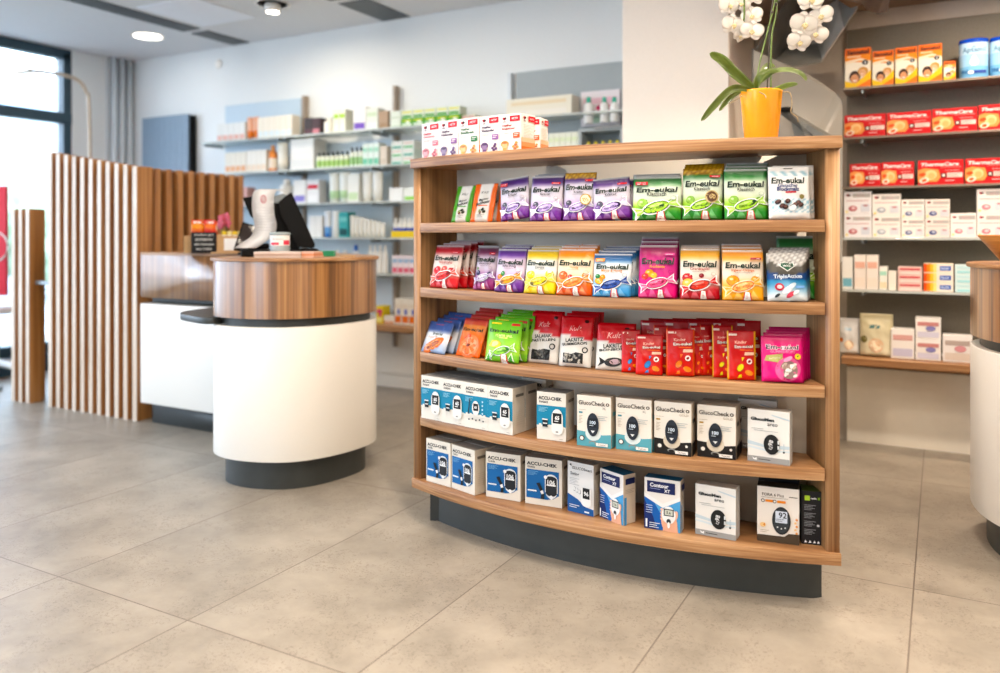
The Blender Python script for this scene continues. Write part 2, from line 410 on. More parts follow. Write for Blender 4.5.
# ------------------------------------------------------------------ the pillow bag
def bag(w, h, t, colfn, backcol, seed=0, mats=None, narrow=.04, flat=.1, nx=14, nz=20, wr=.0016, header=0.0):
    """origin at bottom centre; front faces -Y. flat = sealed band at the top (share of h)"""
    rnd = random.Random(seed); ph = [rnd.uniform(0, 6.28) for _ in range(6)]
    p = PB(mats or [P_bag]); p.fan = True
    def prof(a, b):
        s = max(-1, min(1, 2*a/w)); u = max(0, min(1, b/h))
        e = (1-abs(s)**2.6)**.6 if abs(s) < 1 else 0
        top = max(0, 1-u/(1-flat)); bot = min(1, u/.07)
        v = min(1, top/.30)**.7*bot**.6 if u < 1-flat else 0
        sag = .75+.35*(1-u)
        return max(0, e*v*sag)
    def wrk(a, b):
        return wr*(math.sin(a*140+ph[0]+b*30)+.7*math.sin(b*110+ph[1]+a*60)+.6*math.sin((a+b)*210+ph[2]))
    def xs(a, b): return a*(1-narrow*prof(a, b)*1.2)
    def surf(a, b, L):
        pr = prof(a, b)
        return (xs(a, b), -t/2*pr-wrk(a, b)*min(1, pr*2+.15)-.0006-.00028*L, b)
    p.surf = surf
    def sh(a, b, sgn):
        pr = prof(a, b); return (xs(a, b), sgn*(t/2*pr+.0004)+(-wrk(a, b) if sgn < 0 else wrk(-a, b))*min(1, pr*2+.15), b)
    F = [[p.v(sh(w*(i/nx-.5), h*j/nz, -1)) for i in range(nx+1)] for j in range(nz+1)]
    B = [[p.v(sh(w*(i/nx-.5), h*j/nz, 1)) for i in range(nx+1)] for j in range(nz+1)]
    for j in range(nz):
        for i in range(nx):
            q = [colfn((i+di)/nx, (j+dj)/nz) for di, dj in ((0, 0), (1, 0), (1, 1), (0, 1))]
            p.f((F[j][i], F[j][i+1], F[j+1][i+1], F[j+1][i]), [mixc(c, c, 0) for c in q], 0, True)
            p.f((B[j][i+1], B[j][i], B[j+1][i], B[j+1][i+1]), backcol, 0, True)
    for j in range(nz):
        p.f((F[j][0], F[j+1][0], B[j+1][0], B[j][0]), backcol); p.f((F[j+1][nx], F[j][nx], B[j][nx], B[j+1][nx]), backcol)
    for i in range(nx):
        p.f((F[0][i+1], F[0][i], B[0][i], B[0][i+1]), backcol); p.f((F[nz][i], F[nz][i+1], B[nz][i+1], B[nz][i]), '#d9d9dc')
    return p
def sweet(p, cx, cz, L, col, edge='#ffffff', ink='#222222', rot=.28, txt='Em-eukal', wing=None):
    """a wrapped sweet drawn on the bag: white outline, two fans, oval body, lettering"""
    wing = wing or col; c, s = math.cos(rot), math.sin(rot)
    def R(x, z): return (cx+x*c-z*s, cz+x*s+z*c)
    for sg in (-1, 1):
        p.poly([R(sg*L*.36, 0), R(sg*L*.88, L*.25), R(sg*L*.80, 0), R(sg*L*.90, -L*.26)][::sg], edge)
    p.ell(cx, cz, L*.55, L*.25, edge, rot)
    for sg in (-1, 1):
        p.poly([R(sg*L*.40, 0), R(sg*L*.82, L*.19), R(sg*L*.75, 0), R(sg*L*.84, -L*.20)][::sg], wing)
        p.poly([R(sg*L*.48, 0), R(sg*L*.79, L*.06), R(sg*L*.74, -L*.04)][::sg], mixc(wing, '#ffffff', .45))
    p.ell(cx, cz, L*.50, L*.205, ink, rot); p.ell(cx, cz, L*.465, L*.175, col, rot)
    p.ell(cx-L*.05, cz+L*.07, L*.3, L*.05, mixc(col, '#ffffff', .35), rot)
    p.text(txt, cx, cz-L*.01, w=L*.62, col=ink, bold=.01, rot=rot)
def paper_tag(p, cx, cz, s):
    p.poly([(cx-s*.5, cz-s*.6), (cx+s*.6, cz-s*.6), (cx+s*.35, cz+s*.5), (cx-s*.3, cz+s*.55)], '#f6f1ec')
    p.poly([(cx-s*.62, cz-s*.6), (cx-s*.45, cz-s*.6), (cx-s*.26, cz+s*.55), (cx-s*.38, cz+s*.52)], '#d2323c')
    p.poly([(cx+s*.48, cz-s*.6), (cx+s*.66, cz-s*.6), (cx+s*.42, cz+s*.48), (cx+s*.3, cz+s*.5)], '#d2323c')
    p.lines(cx-s*.15, cz+s*.3, s*.35, 4, s*.2, '#d98a86')
def em_bag(w, h, t, top, pale, bot, sw, sub='', subcol='#222222', badge=None, badgecol='#c8222e', seal=None, fruit=None, header=None, gold=None, ink='#12291f', seed=0, swink='#222222', edge='#ffffff', mid=None, wing=None):
    mid = mid or mixc(pale, bot, .5)
    def cf(s, u):
        hd = .93 if header is None else 1-header
        if gold and u > .88: return srgb('#8f6a1c') if (int(s*26)+int(u*40)) % 3 else srgb('#c29a3a')
        if u > .965: return srgb('#c9cacd')
        if u > .86: return mixc(top, mixc(top, '#000000', .25), (u-.86)/.12)
        if u > .74: return mixc(pale, top, (u-.74)/.12)
        if u > .47: return srgb(pale) if isinstance(pale, str) else pale
        if u > .30: return mixc(mid, pale, (u-.30)/.17)
        wv = .14+.05*math.sin(s*9)
        return mixc(bot, mid, (u-wv)/.12)
    p = bag(w, h, t, cf, top, seed)
    if fruit:
        for k, (fx, fz, fr, fc) in enumerate(fruit):
            p.ell(fx*w, fz*h, fr*w, fr*w*.85, mixc(fc, '#000000', .22), 0, 14); p.ell(fx*w-fr*w*.06, fz*h+fr*w*.06, fr*w*.86, fr*w*.72, fc, 0, 14); p.ell(fx*w-fr*w*.25, fz*h+fr*w*.25, fr*w*.3, fr*w*.2, mixc(fc, '#ffffff', .5), 0, 10)
    # the light flame shaped waves at the bottom
    for sx in (-.36, -.1, .3):
        p.poly([(sx*w-.13*w, .02*h), (sx*w+.1*w, .02*h), (sx*w+.02*w, .12*h), (sx*w-.05*w, .2*h)], mixc(bot, '#ffffff', .25))
    p.text('Em-eukal', 0, .69*h, w=w*.86, h=h*.125, col=ink, bold=.032, slant=.1)
    if sub: p.text(sub, 0, .585*h, w=w*min(.58, .046*len(sub)), col=subcol, bold=.012)
    p.rect(-w*.2, .535*h, w*.18, .542*h, mixc(pale, '#000000', .35))
    sweet(p, .0, .27*h, w*.57, sw, edge, swink, wing=wing)
    paper_tag(p, w*.1, .08*h, w*.18)
    if badge:
        bx = -w*.32 if badge == 'L' else w*.32
        p.rect(bx-w*.13, .80*h, bx+w*.13, .845*h if badge == 'R' else .88*h, badgecol)
        for k in range(1 if badge == 'R' else 2): p.rect(bx-w*.1, .815*h+k*.03*h, bx+w*.09, .825*h+k*.03*h, mixc(badgecol, '#ffffff', .75))
    if seal:
        p.ell(w*.26, .42*h, w*.17, w*.17, seal[0]); p.ell(w*.26, .42*h, w*.14, w*.14, seal[1]); p.text(seal[2], w*.26, .42*h, w=w*.2, col=seal[0], bold=.02)
    else:
        p.ell(w*.36, .49*h, w*.06, w*.045, mixc(pale, '#000000', .25)); p.ell(w*.36, .49*h, w*.05, w*.037, pale)
    return p
def stripe_bag(w, h, t, c, seed):
    cf = lambda s, u: srgb(c) if (s < .26 or s > .80) else mixc('#cfccc6', '#e9e6e0', u)
    p = bag(w, h, t, cf, c, seed, flat=.06)
    p.text('XYLIT', w*.02, .76*h, w=w*.34, col='#333333', bold=.02)
    p.text('Meister', w*.02, .575*h, w=w*.42, col='#151515', bold=.02, rot=.2, slant=.3)
    p.text('Bonbons', 0, .49*h, w=w*.62, col='#151515', bold=.03, rot=.2, slant=.3)
    p.rect(-w*.2, .40*h, w*.24, .425*h, c)
    for a, b, q in ((-.08, .27, '#8d9a52'), (.06, .31, '#2c2c24'), (.14, .25, '#3d3a28'), (-.02, .22, '#7a4a3a')): p.ell(a*w, b*h, w*.07, w*.055, q, .5, 12)
    p.lines(-w*.18, .17*h, w*.4, 3, h*.03, '#8b8a80'); return p
def lico_bag(w, h, t, l1, l2, pic, seed):
    cf = lambda s, u: srgb('#c9151f') if u > .52+.12*(1-s) else srgb('#e6e2da')
    p = bag(w, h, t, cf, '#d9d5cc', seed, flat=.05)
    p.text('Kult', -w*.02, .755*h, w=w*.36, col='#f0b9b4', bold=.0, slant=.35, rot=.06)
    p.ell(w*.30, .90*h, w*.07, w*.05, '#3a0d10')
    p.text(l1, -w*.03, .525*h, w=w*.56, col='#171717', bold=.03, rot=.1); p.text(l2, -w*.02, .445*h, w=w*.80, h=h*.055, col='#171717', bold=.03, rot=.1)
    p.ell(w*.32, .33*h, w*.09, w*.09, '#1b1b1b'); p.ell(w*.32, .33*h, w*.055, w*.055, '#cfcac2')
    if pic == 'window':
        p.poly([(-w*.36, .06*h), (w*.28, .06*h), (w*.28, .26*h), (w*.05, .28*h), (-w*.1, .24*h), (-w*.36, .26*h)], '#232323')
        for k in range(26): r = random.Random(seed*31+k); p.ell(w*r.uniform(-.32, .24), h*r.uniform(.08, .23), w*.045, w*.03, r.choice(['#4b4b48', '#34342f', '#5c5c57'] if seed % 2 else ['#9a978f', '#75736c', '#bab6ad']), r.uniform(0, 3), 8)
    else:
        p.poly([(-w*.2, .17*h), (-w*.42, .27*h), (-w*.38, .16*h), (-w*.44, .07*h)], '#17120f')
        p.poly([(w*.2, .17*h), (w*.42, .07*h), (w*.38, .17*h), (w*.43, .27*h)], '#17120f')
        p.ell(0, .17*h, w*.26, w*.12, '#17120f', .1); p.ell(w*.04, .18*h, w*.15, w*.07, '#b79aa0', .1)
    return p
def kids_bag(w, h, t, border, seed, sweetcol):
    cf = lambda s, u: srgb(border) if (s < .05 or s > .95) else mixc('#d8281e', '#a5121a', u)
    p = bag(w, h, t, cf, '#b3161c', seed, flat=.08)
    p.rect(-w*.44, .90*h, -w*.15, .94*h, '#e6cfc4')
    p.text('Kinder', -w*.02, .77*h, w=w*.42, col='#eeb9a8', bold=.01, rot=.05)
    p.text('Em-eukal', w*.08, .68*h, w=w*.68, h=h*.075, col='#3d1712', bold=.05, rot=.05)
    p.text('Em-eukal', w*.08, .68*h, w=w*.66, h=h*.06, col='#e9ddd2', bold=.02, rot=.05)
    p.rect(-w*.06, .60*h, w*.40, .615*h, '#e8702a'); p.poly([(w*.1, .50*h), (w*.45, .51*h), (w*.45, .57*h), (w*.12, .565*h)], '#e7c0a8')
    p.ell(w*.28, .38*h, w*.10, w*.10, '#f5ebe6'); p.ell(w*.28, .38*h, w*.06, w*.045, '#8a1d1d', .6)
    p.ell(-w*.05, .25*h, w*.16, w*.11, mixc(sweetcol, '#000000', .3), .9); p.ell(-w*.05, .25*h, w*.14, w*.09, sweetcol, .9)
    p.poly([(-w*.10, .10*h), (-w*.16, .04*h), (w*.0, .05*h), (-w*.02, .12*h)], sweetcol); p.poly([(w*.02, .38*h), (w*.10, .46*h), (w*.0, .46*h)], sweetcol)
    p.ell(w*.26, .15*h, w*.15, w*.09, '#ee8a3c', -.3); return p
def herbal_bag(w, h, t, seed):
    def cf(s, u):
        if u > .76+.06*math.sin(s*14): return mixc('#8b8783', '#e8e6e2', .5+.5*math.sin(s*31+u*40))
        if u > .62 - .09*(1-(2*s-1)**2): return srgb('#4b4740')
        if u > .40: return srgb('#0f3f7c')
        return mixc('#dfe6ea', '#2e7fae', (u-.14)*3.2+.5*abs(s-.5))
    p = bag(w, h, t, cf, '#b9bcbf', seed, mats=[P_bag], flat=.12, wr=.0022)
    p.poly([(-w*.17, .80*h), (w*.17, .80*h), (w*.20, .72*h), (0, .60*h), (-w*.20, .72*h)], '#e9e9e4'); p.poly([(-w*.145, .785*h), (w*.145, .785*h), (w*.172, .722*h), (0, .618*h), (-w*.172, .722*h)], '#12543a')
    p.text('WICK', 0, .722*h, w=w*.22, col='#f2f2ee', bold=.03)
    p.text('TripleAction', 0, .49*h, w=w*.72, col='#dfe9f2', bold=.02, rot=.02)
    p.ell(-w*.22, .28*h, w*.12, w*.10, '#c03446'); p.ell(-w*.22, .28*h, w*.07, w*.05, '#efd5d6')
    for a, b, r, q in ((-.02, .22, .16, '#e9eef0'), (.1, .3, .13, '#cfe0ea'), (.06, .12, .13, '#cc4b5d'), (-.28, .1, .08, '#1f2c34'), (.2, .17, .1, '#f3f6f7')): p.ell(a*w, b*h, r*w, r*w*.45, q, .6)
    p.rect(w*.2, .26*h, w*.42, .31*h, '#7cabe0'); return p
def check_bag(w, h, t, seed):
    def cf(s, u):
        if u > .90: return srgb('#efeeec')
        if u > .82: return mixc('#9cc6d6', '#efeeec', .5+.5*math.sin(s*26+u*30))
        if u < .40 and u > .1: return srgb('#9fc9da') if (int(s*14)+int(u*20)) % 2 else srgb('#f1f3f4')
        return srgb('#ebeae8')
    p = bag(w, h, t, cf, '#dcdad6', seed, flat=.11, nx=28, nz=30)
    p.rect(-w*.12, .955*h, w*.10, .972*h, '#2b2a26')
    p.text('Em-eukal', -w*.03, .73*h, w=w*.80, h=h*.12, col='#12291f', bold=.032, slant=.1)
    p.text('Gletscher', -w*.04, .635*h, w=w*.5, col='#32437c', bold=.02); p.text('Blockmalz', -w*.04, .565*h, w=w*.56, col='#32437c', bold=.035)
    p.rect(-w*.1, .49*h, w*.16, .52*h, '#c8323a'); p.ell(w*.30, .42*h, w*.06, w*.06, '#8f8350')
    for a, b in ((-.30, .32), (-.2, .24), (-.06, .33), (-.12, .22), (.05, .22), (.2, .3), (.12, .26), (.26, .26)): p.ell(a*w, b*h, w*.075, w*.06, '#33201e', .4, 12); p.ell(a*w-.01*w, b*h+.01*h, w*.045, w*.03, '#6a4a44', .4, 10)
    p.ell(w*.05, .2*h, w*.09, w*.07, '#e9eaec', .4); return p
def pink_bag(w, h, t, seed):
    p = bag(w, h, t, lambda s, u: mixc('#e0347f', '#b01d57', max(0, u-.75)*4), '#b3205c', seed, flat=.07)
    p.text('Em-eukal', 0, .76*h, w=w*.80, h=h*.115, col='#fbe6ee', bold=.07); p.text('Em-eukal', 0, .76*h, w=w*.78, h=h*.1, col='#15151a', bold=.025)
    p.text('GUMMIDROPS', 0, .66*h, w=w*.6, col='#ef86b0', bold=.02)
    p.poly([(-w*.44, .46*h), (-w*.1, .42*h), (0, .50*h), (w*.0, .62*h), (-w*.4, .57*h)], '#b3b06a'); p.text('zuckerfrei', -w*.2, .52*h, w=w*.28, col='#f1e9d2', rot=.1)
    p.ell(w*.12, .28*h, w*.32, w*.29, '#f06fa4', .4); p.ell(w*.14, .27*h, w*.22, w*.22, '#9a7f79')
    for k in range(22): r = random.Random(k); p.ell(w*(.14+r.uniform(-.16, .16)), h*(.27+r.uniform(-.13, .13)), w*.06, w*.035, r.choice(['#e9e3dc', '#c9b6a6', '#a98f86', '#f6f3ef']), r.uniform(0, 3), 8)
    p.ell(w*.36, .56*h, w*.075, w*.075, '#efd348'); p.poly([(w*.33, .57*h), (w*.36, .53*h), (w*.40, .60*h)], '#5a9a3a')
    p.ell(w*.12, .50*h, w*.12, w*.05, '#f4a3c4', .5); return p
def papaya_bag(w, h, t, seed):
    p = bag(w, h, t, lambda s, u: (mixc('#c8ced6', '#3d5590', (u-.6)*7) if u > .6 else (mixc('#8ea2c4', '#d7dade', u*2.4))), '#3a4f86', seed, flat=.08)
    p.rect(-w*.2, .90*h, w*.12, .925*h, '#c2504a')
    p.text('Em-eukal', w*.04, .60*h, w=w*.42, col='#12291f', bold=.03); p.text('Ingwer Papaya', 0, .47*h, w=w*.6, col='#c07a44')
    p.ell(0, .23*h, w*.42, h*.17, '#e8743a', .5); p.ell(.0, .23*h, w*.32, h*.125, '#f2a574', .5); p.ell(0, .23*h, w*.24, h*.085, '#8a4b38', .5); p.ell(.02*w, .24*h, w*.14, h*.045, '#b97a62', .5); return p
def orange_bag(w, h, t, seed):
    p = bag(w, h, t, lambda s, u: mixc('#ee7038', '#d98f50', (u-.4)*2) if u < .82 else (srgb('#c85a48') if u < .93 else srgb('#b23f3c')), '#c4603a', seed, flat=.08)
    p.text('Em-eukal', 0, .70*h, w=w*.82, h=h*.09, col='#12291f', bold=.03); p.ell(-w*.1, .45*h, w*.2, w*.12, '#e04a2c', .6)
    p.ell(.05*w, .26*h, w*.38, w*.36, '#f28a5c', .3); p.ell(.05*w, .26*h, w*.30, w*.28, '#f6a982', .3)
    for k in range(8): a = k*PI/4; p.poly([(.05*w, .26*h), (.05*w+w*.27*math.cos(a), .26*h+w*.25*math.sin(a)), (.05*w+w*.27*math.cos(a+.5), .26*h+w*.25*math.sin(a+.5))], '#ef7747')
    p.ell(.02*w, .28*h, w*.08, w*.05, '#7a3a2a', .3); return p
def gummi_green(w, h, t, seed):
    p = bag(w, h, t, lambda s, u: mixc('#a3d84a', '#5fae2c', (u-.3)*1.6) if u > .15 else srgb('#7cc23c'), '#2f5a22', seed, flat=.07)
    p.rect(-w*.40, .90*h, -w*.1, .94*h, '#f0d23c'); p.rect(w*.2, .88*h, w*.44, .94*h, '#c9302c')
    p.text('Em-eukal', 0, .745*h, w=w*.86, h=h*.09, col='#12291f', bold=.03); p.text('FÜNFER SPIEL', w*.05, .63*h, w=w*.5, col='#e8f29a', bold=.02); p.rect(-w*.1, .56*h, w*.16, .585*h, '#d9ea7a')
    p.poly([(-w*.4, .36*h), (-w*.1, .32*h), (w*.0, .44*h), (-w*.1, .50*h), (-w*.3, .50*h)], '#e9d84a'); p.ell(-w*.2, .42*h, w*.1, w*.06, '#f7f0a0', .4)
    for sx in (-.36, .32): p.poly([(sx*w-.1*w, .02*h), (sx*w+.1*w, .02*h), (sx*w, .24*h)], '#eef6da'); p.poly([(sx*w-.08*w, .02*h), (sx*w+.08*w, .02*h), (sx*w, .20*h)], '#3f9a34')
    sweet(p, .04*w, .26*h, w*.46, '#8fd04a', '#ffffff', '#2c6a2c'); paper_tag(p, w*.14, .08*h, w*.2); return p
# ------------------------------------------------------------------ cartons
def meter(p, cx, cz, W_, H_, col='#17181a', rim=None, scr='#0a0a0a', dig='#f2f2f2', txt='100', btn='#e9e9e9'):
    if rim: p.ell(cx, cz, W_*.58, H_*.56, rim)
    p.ell(cx, cz, W_*.5, H_*.5, col, 0, 24); p.rect(cx-W_*.33, cz-H_*.12, cx+W_*.33, cz+H_*.27, scr); p.text(txt, cx, cz+H_*.09, w=W_*.48, col=dig, bold=.03)
    p.rect(cx-W_*.3, cz-H_*.05, cx+W_*.05, cz-H_*.03, dig); p.poly([(cx-W_*.17, cz-H_*.25), (cx+W_*.17, cz-H_*.25), (cx, cz-H_*.36)], btn)
def b_teal(w, h, d, variant=0):
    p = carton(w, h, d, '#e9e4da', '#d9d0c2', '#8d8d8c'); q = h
    p.text('ACCU-CHEK', -w*.04, .87*q, w=w*.80, h=.075*q, col='#1d2026', bold=.04); p.text('Instant', -w*.26, .795*q, w=w*.3, col='#3a3d44', bold=.02)
    p.rect(-w*.5, .30*q, w*.5, .72*q, '#2286ab'); 
    for i in range(12): a = -w*.5+w*i/12; p.rect(a, .27*q, a+w/12, .30*q+.035*q*abs(math.sin(i*1.7)), '#e9e4da')
    p.lines(-w*.42, .68*q, w*.34, 4, .026*q, '#9fd3e8')
    if variant == 0:
        p.ell(w*.22, .50*q, w*.19, .17*q, '#f1efea'); p.rect(w*.03, .22*q, w*.41, .50*q, '#f1efea'); p.ell(w*.22, .23*q, w*.19, .09*q, '#f1efea')
        p.rect(w*.07, .37*q, w*.37, .585*q, '#131315'); p.text('65', w*.22, .49*q, w=w*.15, col='#f2f2f2', bold=.04); p.rect(w*.13, .41*q, w*.26, .43*q, '#d7d7d7')
        p.rect(-w*.28, .28*q, -w*.10, .44*q, '#1b232a'); p.rect(-w*.26, .345*q, -w*.12, .365*q, '#f0f0f0'); p.rect(-w*.285, .425*q, -w*.095, .45*q, '#e8e8e8'); p.ell(w*.22, .20*q, w*.05, .015*q, '#8a8a8a')
    else:
        p.ell(w*.02, .46*q, w*.15, .16*q, '#f1efea'); p.rect(-w*.08, .40*q, w*.13, .56*q, '#131315'); p.text('65', w*.02, .48*q, w=w*.1, col='#f2f2f2', bold=.04)
        p.poly([(-w*.24, .66*q), (-w*.2, .66*q), (-w*.27, .32*q), (-w*.31, .32*q)], '#16262f')
        for k in range(4): p.ell(w*.31, .62*q-k*.085*q, w*.03, w*.03, '#bfe4f2')
        for k in range(5): p.ell(-w*.25+k*w*.15, .20*q+.02*q*(k % 2), w*.035, w*.03, '#4a4d52')
    p.rect(w*.30, .05*q, w*.42, .062*q, '#b9b4aa'); flap_lines(p, w, h, d, '#cfc6b8'); return p
def b_blue(w, h, d, tilt=0):
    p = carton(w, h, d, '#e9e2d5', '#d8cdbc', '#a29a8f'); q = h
    p.text('ACCU-CHEK', -w*.04, .87*q, w=w*.82, h=.075*q, col='#1d2026', bold=.04); p.text('Guide', -w*.33, .80*q, w=w*.2, col='#3a3d44', bold=.02)
    p.rect(-w*.46, .24*q, w*.42, .745*q, '#1f66a6'); p.poly([(-w*.46, .14*q), (w*.10, .14*q), (w*.28, .17*q), (w*.38, .23*q), (w*.42, .30*q), (-w*.46, .30*q)], '#1f66a6')
    p.lines(-w*.42, .71*q, w*.3, 4, .024*q, '#7fb4dc')
    p.rect(-w*.42, .285*q, -w*.18, .315*q, '#e9f2f8')
    p.ell(w*.22, .56*q, w*.17, w*.15, '#e9eef2'); p.ell(w*.22, .30*q, w*.15, w*.15, '#dfe6ea'); p.rect(w*.05, .30*q, w*.39, .58*q, '#e9eef2'); p.rect(w*.07, .29*q, w*.37, .60*q, '#1c2026'); p.ell(w*.22, .59*q, w*.15, w*.07, '#1c2026'); p.ell(w*.22, .30*q, w*.15, w*.09, '#1c2026')
    p.text('106', w*.22, .52*q, w=w*.2, col='#f2f2f2', bold=.03); p.rect(w*.10, .445*q, w*.34, .475*q, '#eeeeee'); p.ell(w*.22, .205*q, w*.05, w*.05, '#f3f6f7'); p.ell(w*.07, .62*q, w*.045, w*.045, '#f3f6f7')
    p.poly([(-w*.18, .47*q), (-w*.09, .49*q), (.0, .34*q), (-w*.07, .31*q)], '#12181f'); p.poly([(-w*.07, .31*q), (.0, .34*q), (w*.03, .26*q), (-w*.03, .24*q)], '#f0f0f0'); p.poly([(-w*.06, .15*q), (w*.03, .15*q), (w*.04, .27*q), (-w*.04, .25*q)], '#12181f')
    flap_lines(p, w, h, d, '#cbbfae'); return p
def b_gcheck(w, h, d, gold=False):
    p = carton(w, h, d, '#ece5da', '#dccfbd', '#c9c0b2'); q = h; band = '#14110f' if gold else '#5fa6b4'
    p.poly([(-w*.5, 0), (w*.5, 0), (w*.5, .27*q), (w*.25, .245*q), (-w*.15, .28*q), (-w*.5, .30*q)], band)
    p.ell(-w*.02, .26*q, w*.23, w*.2, '#d9cdb8' if gold else '#dfe9e8')
    p.text('GlucoCheck', -w*.06, .855*q, w=w*.78, h=.085*q, col='#352e29', bold=.02); p.ell(w*.40, .85*q, w*.05, w*.045, '#4b4137'); p.ell(w*.40, .85*q, w*.02, w*.02, '#ece5da')
    p.text('GOLD' if gold else 'XL', w*.30, .77*q, w=w*(.24 if gold else .1), col='#9a8a70' if gold else '#6a655c'); p.rect(-w*.44, .645*q, -w*.33, .675*q, '#b08a3a' if gold else '#3d8a99')
    p.lines(-w*.44, .72*q, w*.22, 1, .02*q, '#b3a797'); p.lines(-w*.44, .60*q, w*.12, 6, .028*q, '#b9ad9c'); p.lines(w*.12, .62*q, w*.3, 3, .035*q, '#b0b8b8')
    meter(p, -w*.02, .44*q, w*.35, .46*q, '#232a35', None, '#11161f', '#d9e6f2')
    p.ell(-w*.34, .16*q, w*.075, w*.075, '#3b3a38'); p.ell(-w*.34, .16*q, w*.052, w*.052, '#efe9e0'); p.ell(w*.38, .19*q, w*.035, w*.035, '#efe9e0') if gold else None
    p.ell(-w*.02, .09*q, w*.11, w*.05, '#8b8c88'); p.ell(-w*.02, .08*q, w*.08, w*.035, band)
    p.rect(w*.08, .035*q, w*.42, .095*q, '#f3efe8'); p.text('Testset', w*.25, .065*q, w=w*.22, col='#3d3630')
    s0 = p.surf; p.surf = lambda a, b, L: (w+.0003+.0001*L, d/2+a, b); p.rect(-d*.49, 0.001, d*.49, .25*q, band); p.rect(-d*.3, .62*q, d*.3, .70*q, band); p.surf = s0
    return p
def b_areo(w, h, d):
    p = carton(w, h, d, '#e9e6e0', '#d5d4d0', '#b9b2a8'); q = h
    p.poly([(-w*.5, .40*q), (-w*.1, .34*q), (w*.5, .36*q), (w*.5, .30*q), (0, .28*q), (-w*.5, .33*q)], '#c3d3db'); p.poly([(-w*.5, .30*q), (w*.1, .25*q), (w*.5, .27*q), (w*.5, .24*q), (0, .215*q), (-w*.5, .265*q)], '#d4e0e5')
    p.poly([(w*.05, .93*q), (w*.5, .86*q), (w*.5, .83*q), (w*.1, .90*q)], '#c3d3db')
    p.rect(-w*.5, 0, w*.5, .11*q, '#9c9c9a'); p.poly([(-w*.36, .045*q), (-w*.28, .03*q), (-w*.28, .085*q), (-w*.33, .06*q), (-w*.38, .09*q)], '#f2f2f0'); p.rect(-w*.24, .05*q, w*.05, .065*q, '#4c4c4a')
    p.text('GlucoMen', -w*.14, .82*q, w=w*.56, h=.065*q, col='#1c2a33', bold=.05); p.text('areo', w*.10, .73*q, w=w*.24, col='#3d4850', bold=.01); p.lines(-w*.4, .645*q, w*.3, 1, .03*q, '#a8aaa8'); p.lines(-w*.34, .61*q, w*.6, 1, .03*q, '#b4b6b4')
    p.ell(w*.08, .36*q, w*.19, .19*q, '#121212', 0, 24); p.text('98', w*.06, .39*q, w=w*.14, col='#f2f2f2', bold=.01, rot=1.35); p.text('12', w*.06, .30*q, w=w*.08, col='#e2e2e2', bold=.02, rot=1.2); p.rect(w*.22, .38*q, w*.26, .45*q, '#dfe3e4'); p.rect(w*.22, .28*q, w*.26, .35*q, '#dfe3e4')
    p.rect(w*.36, .26*q, w*.38, .40*q, '#b9c6cc'); p.ell(w*.37, .24*q, w*.025, w*.025, '#22282c'); return p
def b_smart(w, h, d):
    p = carton(w, h, d, '#e8e8e6', '#cfc9bd', '#a7a49c'); q = h
    p.poly([(-w*.5, 0), (w*.5, 0), (w*.5, .13*q), (w*.2, .15*q), (-w*.1, .27*q), (-w*.5, .36*q)], '#2b5c9c'); p.poly([(-w*.42, .93*q), (-w*.36, .97*q), (-w*.34, .91*q)], '#22262c')
    p.text('GLUCOSmart', w*.06, .885*q, w=w*.76, col='#30343a', bold=.01, slant=.2); p.text('Swing', -w*.22, .76*q, w=w*.34, col='#7d8288', bold=.03); p.lines(-w*.42, .68*q, w*.4, 5, .03*q, '#b4b7ba')
    for k in range(3): p.ell(-w*.22+k*w*.1, .47*q-k*.02*q, w*.06, w*.075, '#8d9196'); p.ell(-w*.23+k*w*.1, .475*q-k*.02*q, w*.05, w*.065, '#e8e8e6')
    p.rect(w*.05, .25*q, w*.42, .52*q, '#f4f4f2'); p.ell(w*.24, .24*q, w*.19, w*.13, '#f4f4f2'); p.rect(w*.11, .32*q, w*.37, .53*q, '#16181b'); p.text('96', w*.24, .42*q, w=w*.18, col='#f2f2f2', bold=.03)
    p.lines(-w*.4, .16*q, w*.4, 2, .04*q, '#dfe8f2'); p.rect(w*.18, .05*q, w*.36, .08*q, '#dfe8f2'); flap_lines(p, w, h, d, '#c0b9ac'); return p
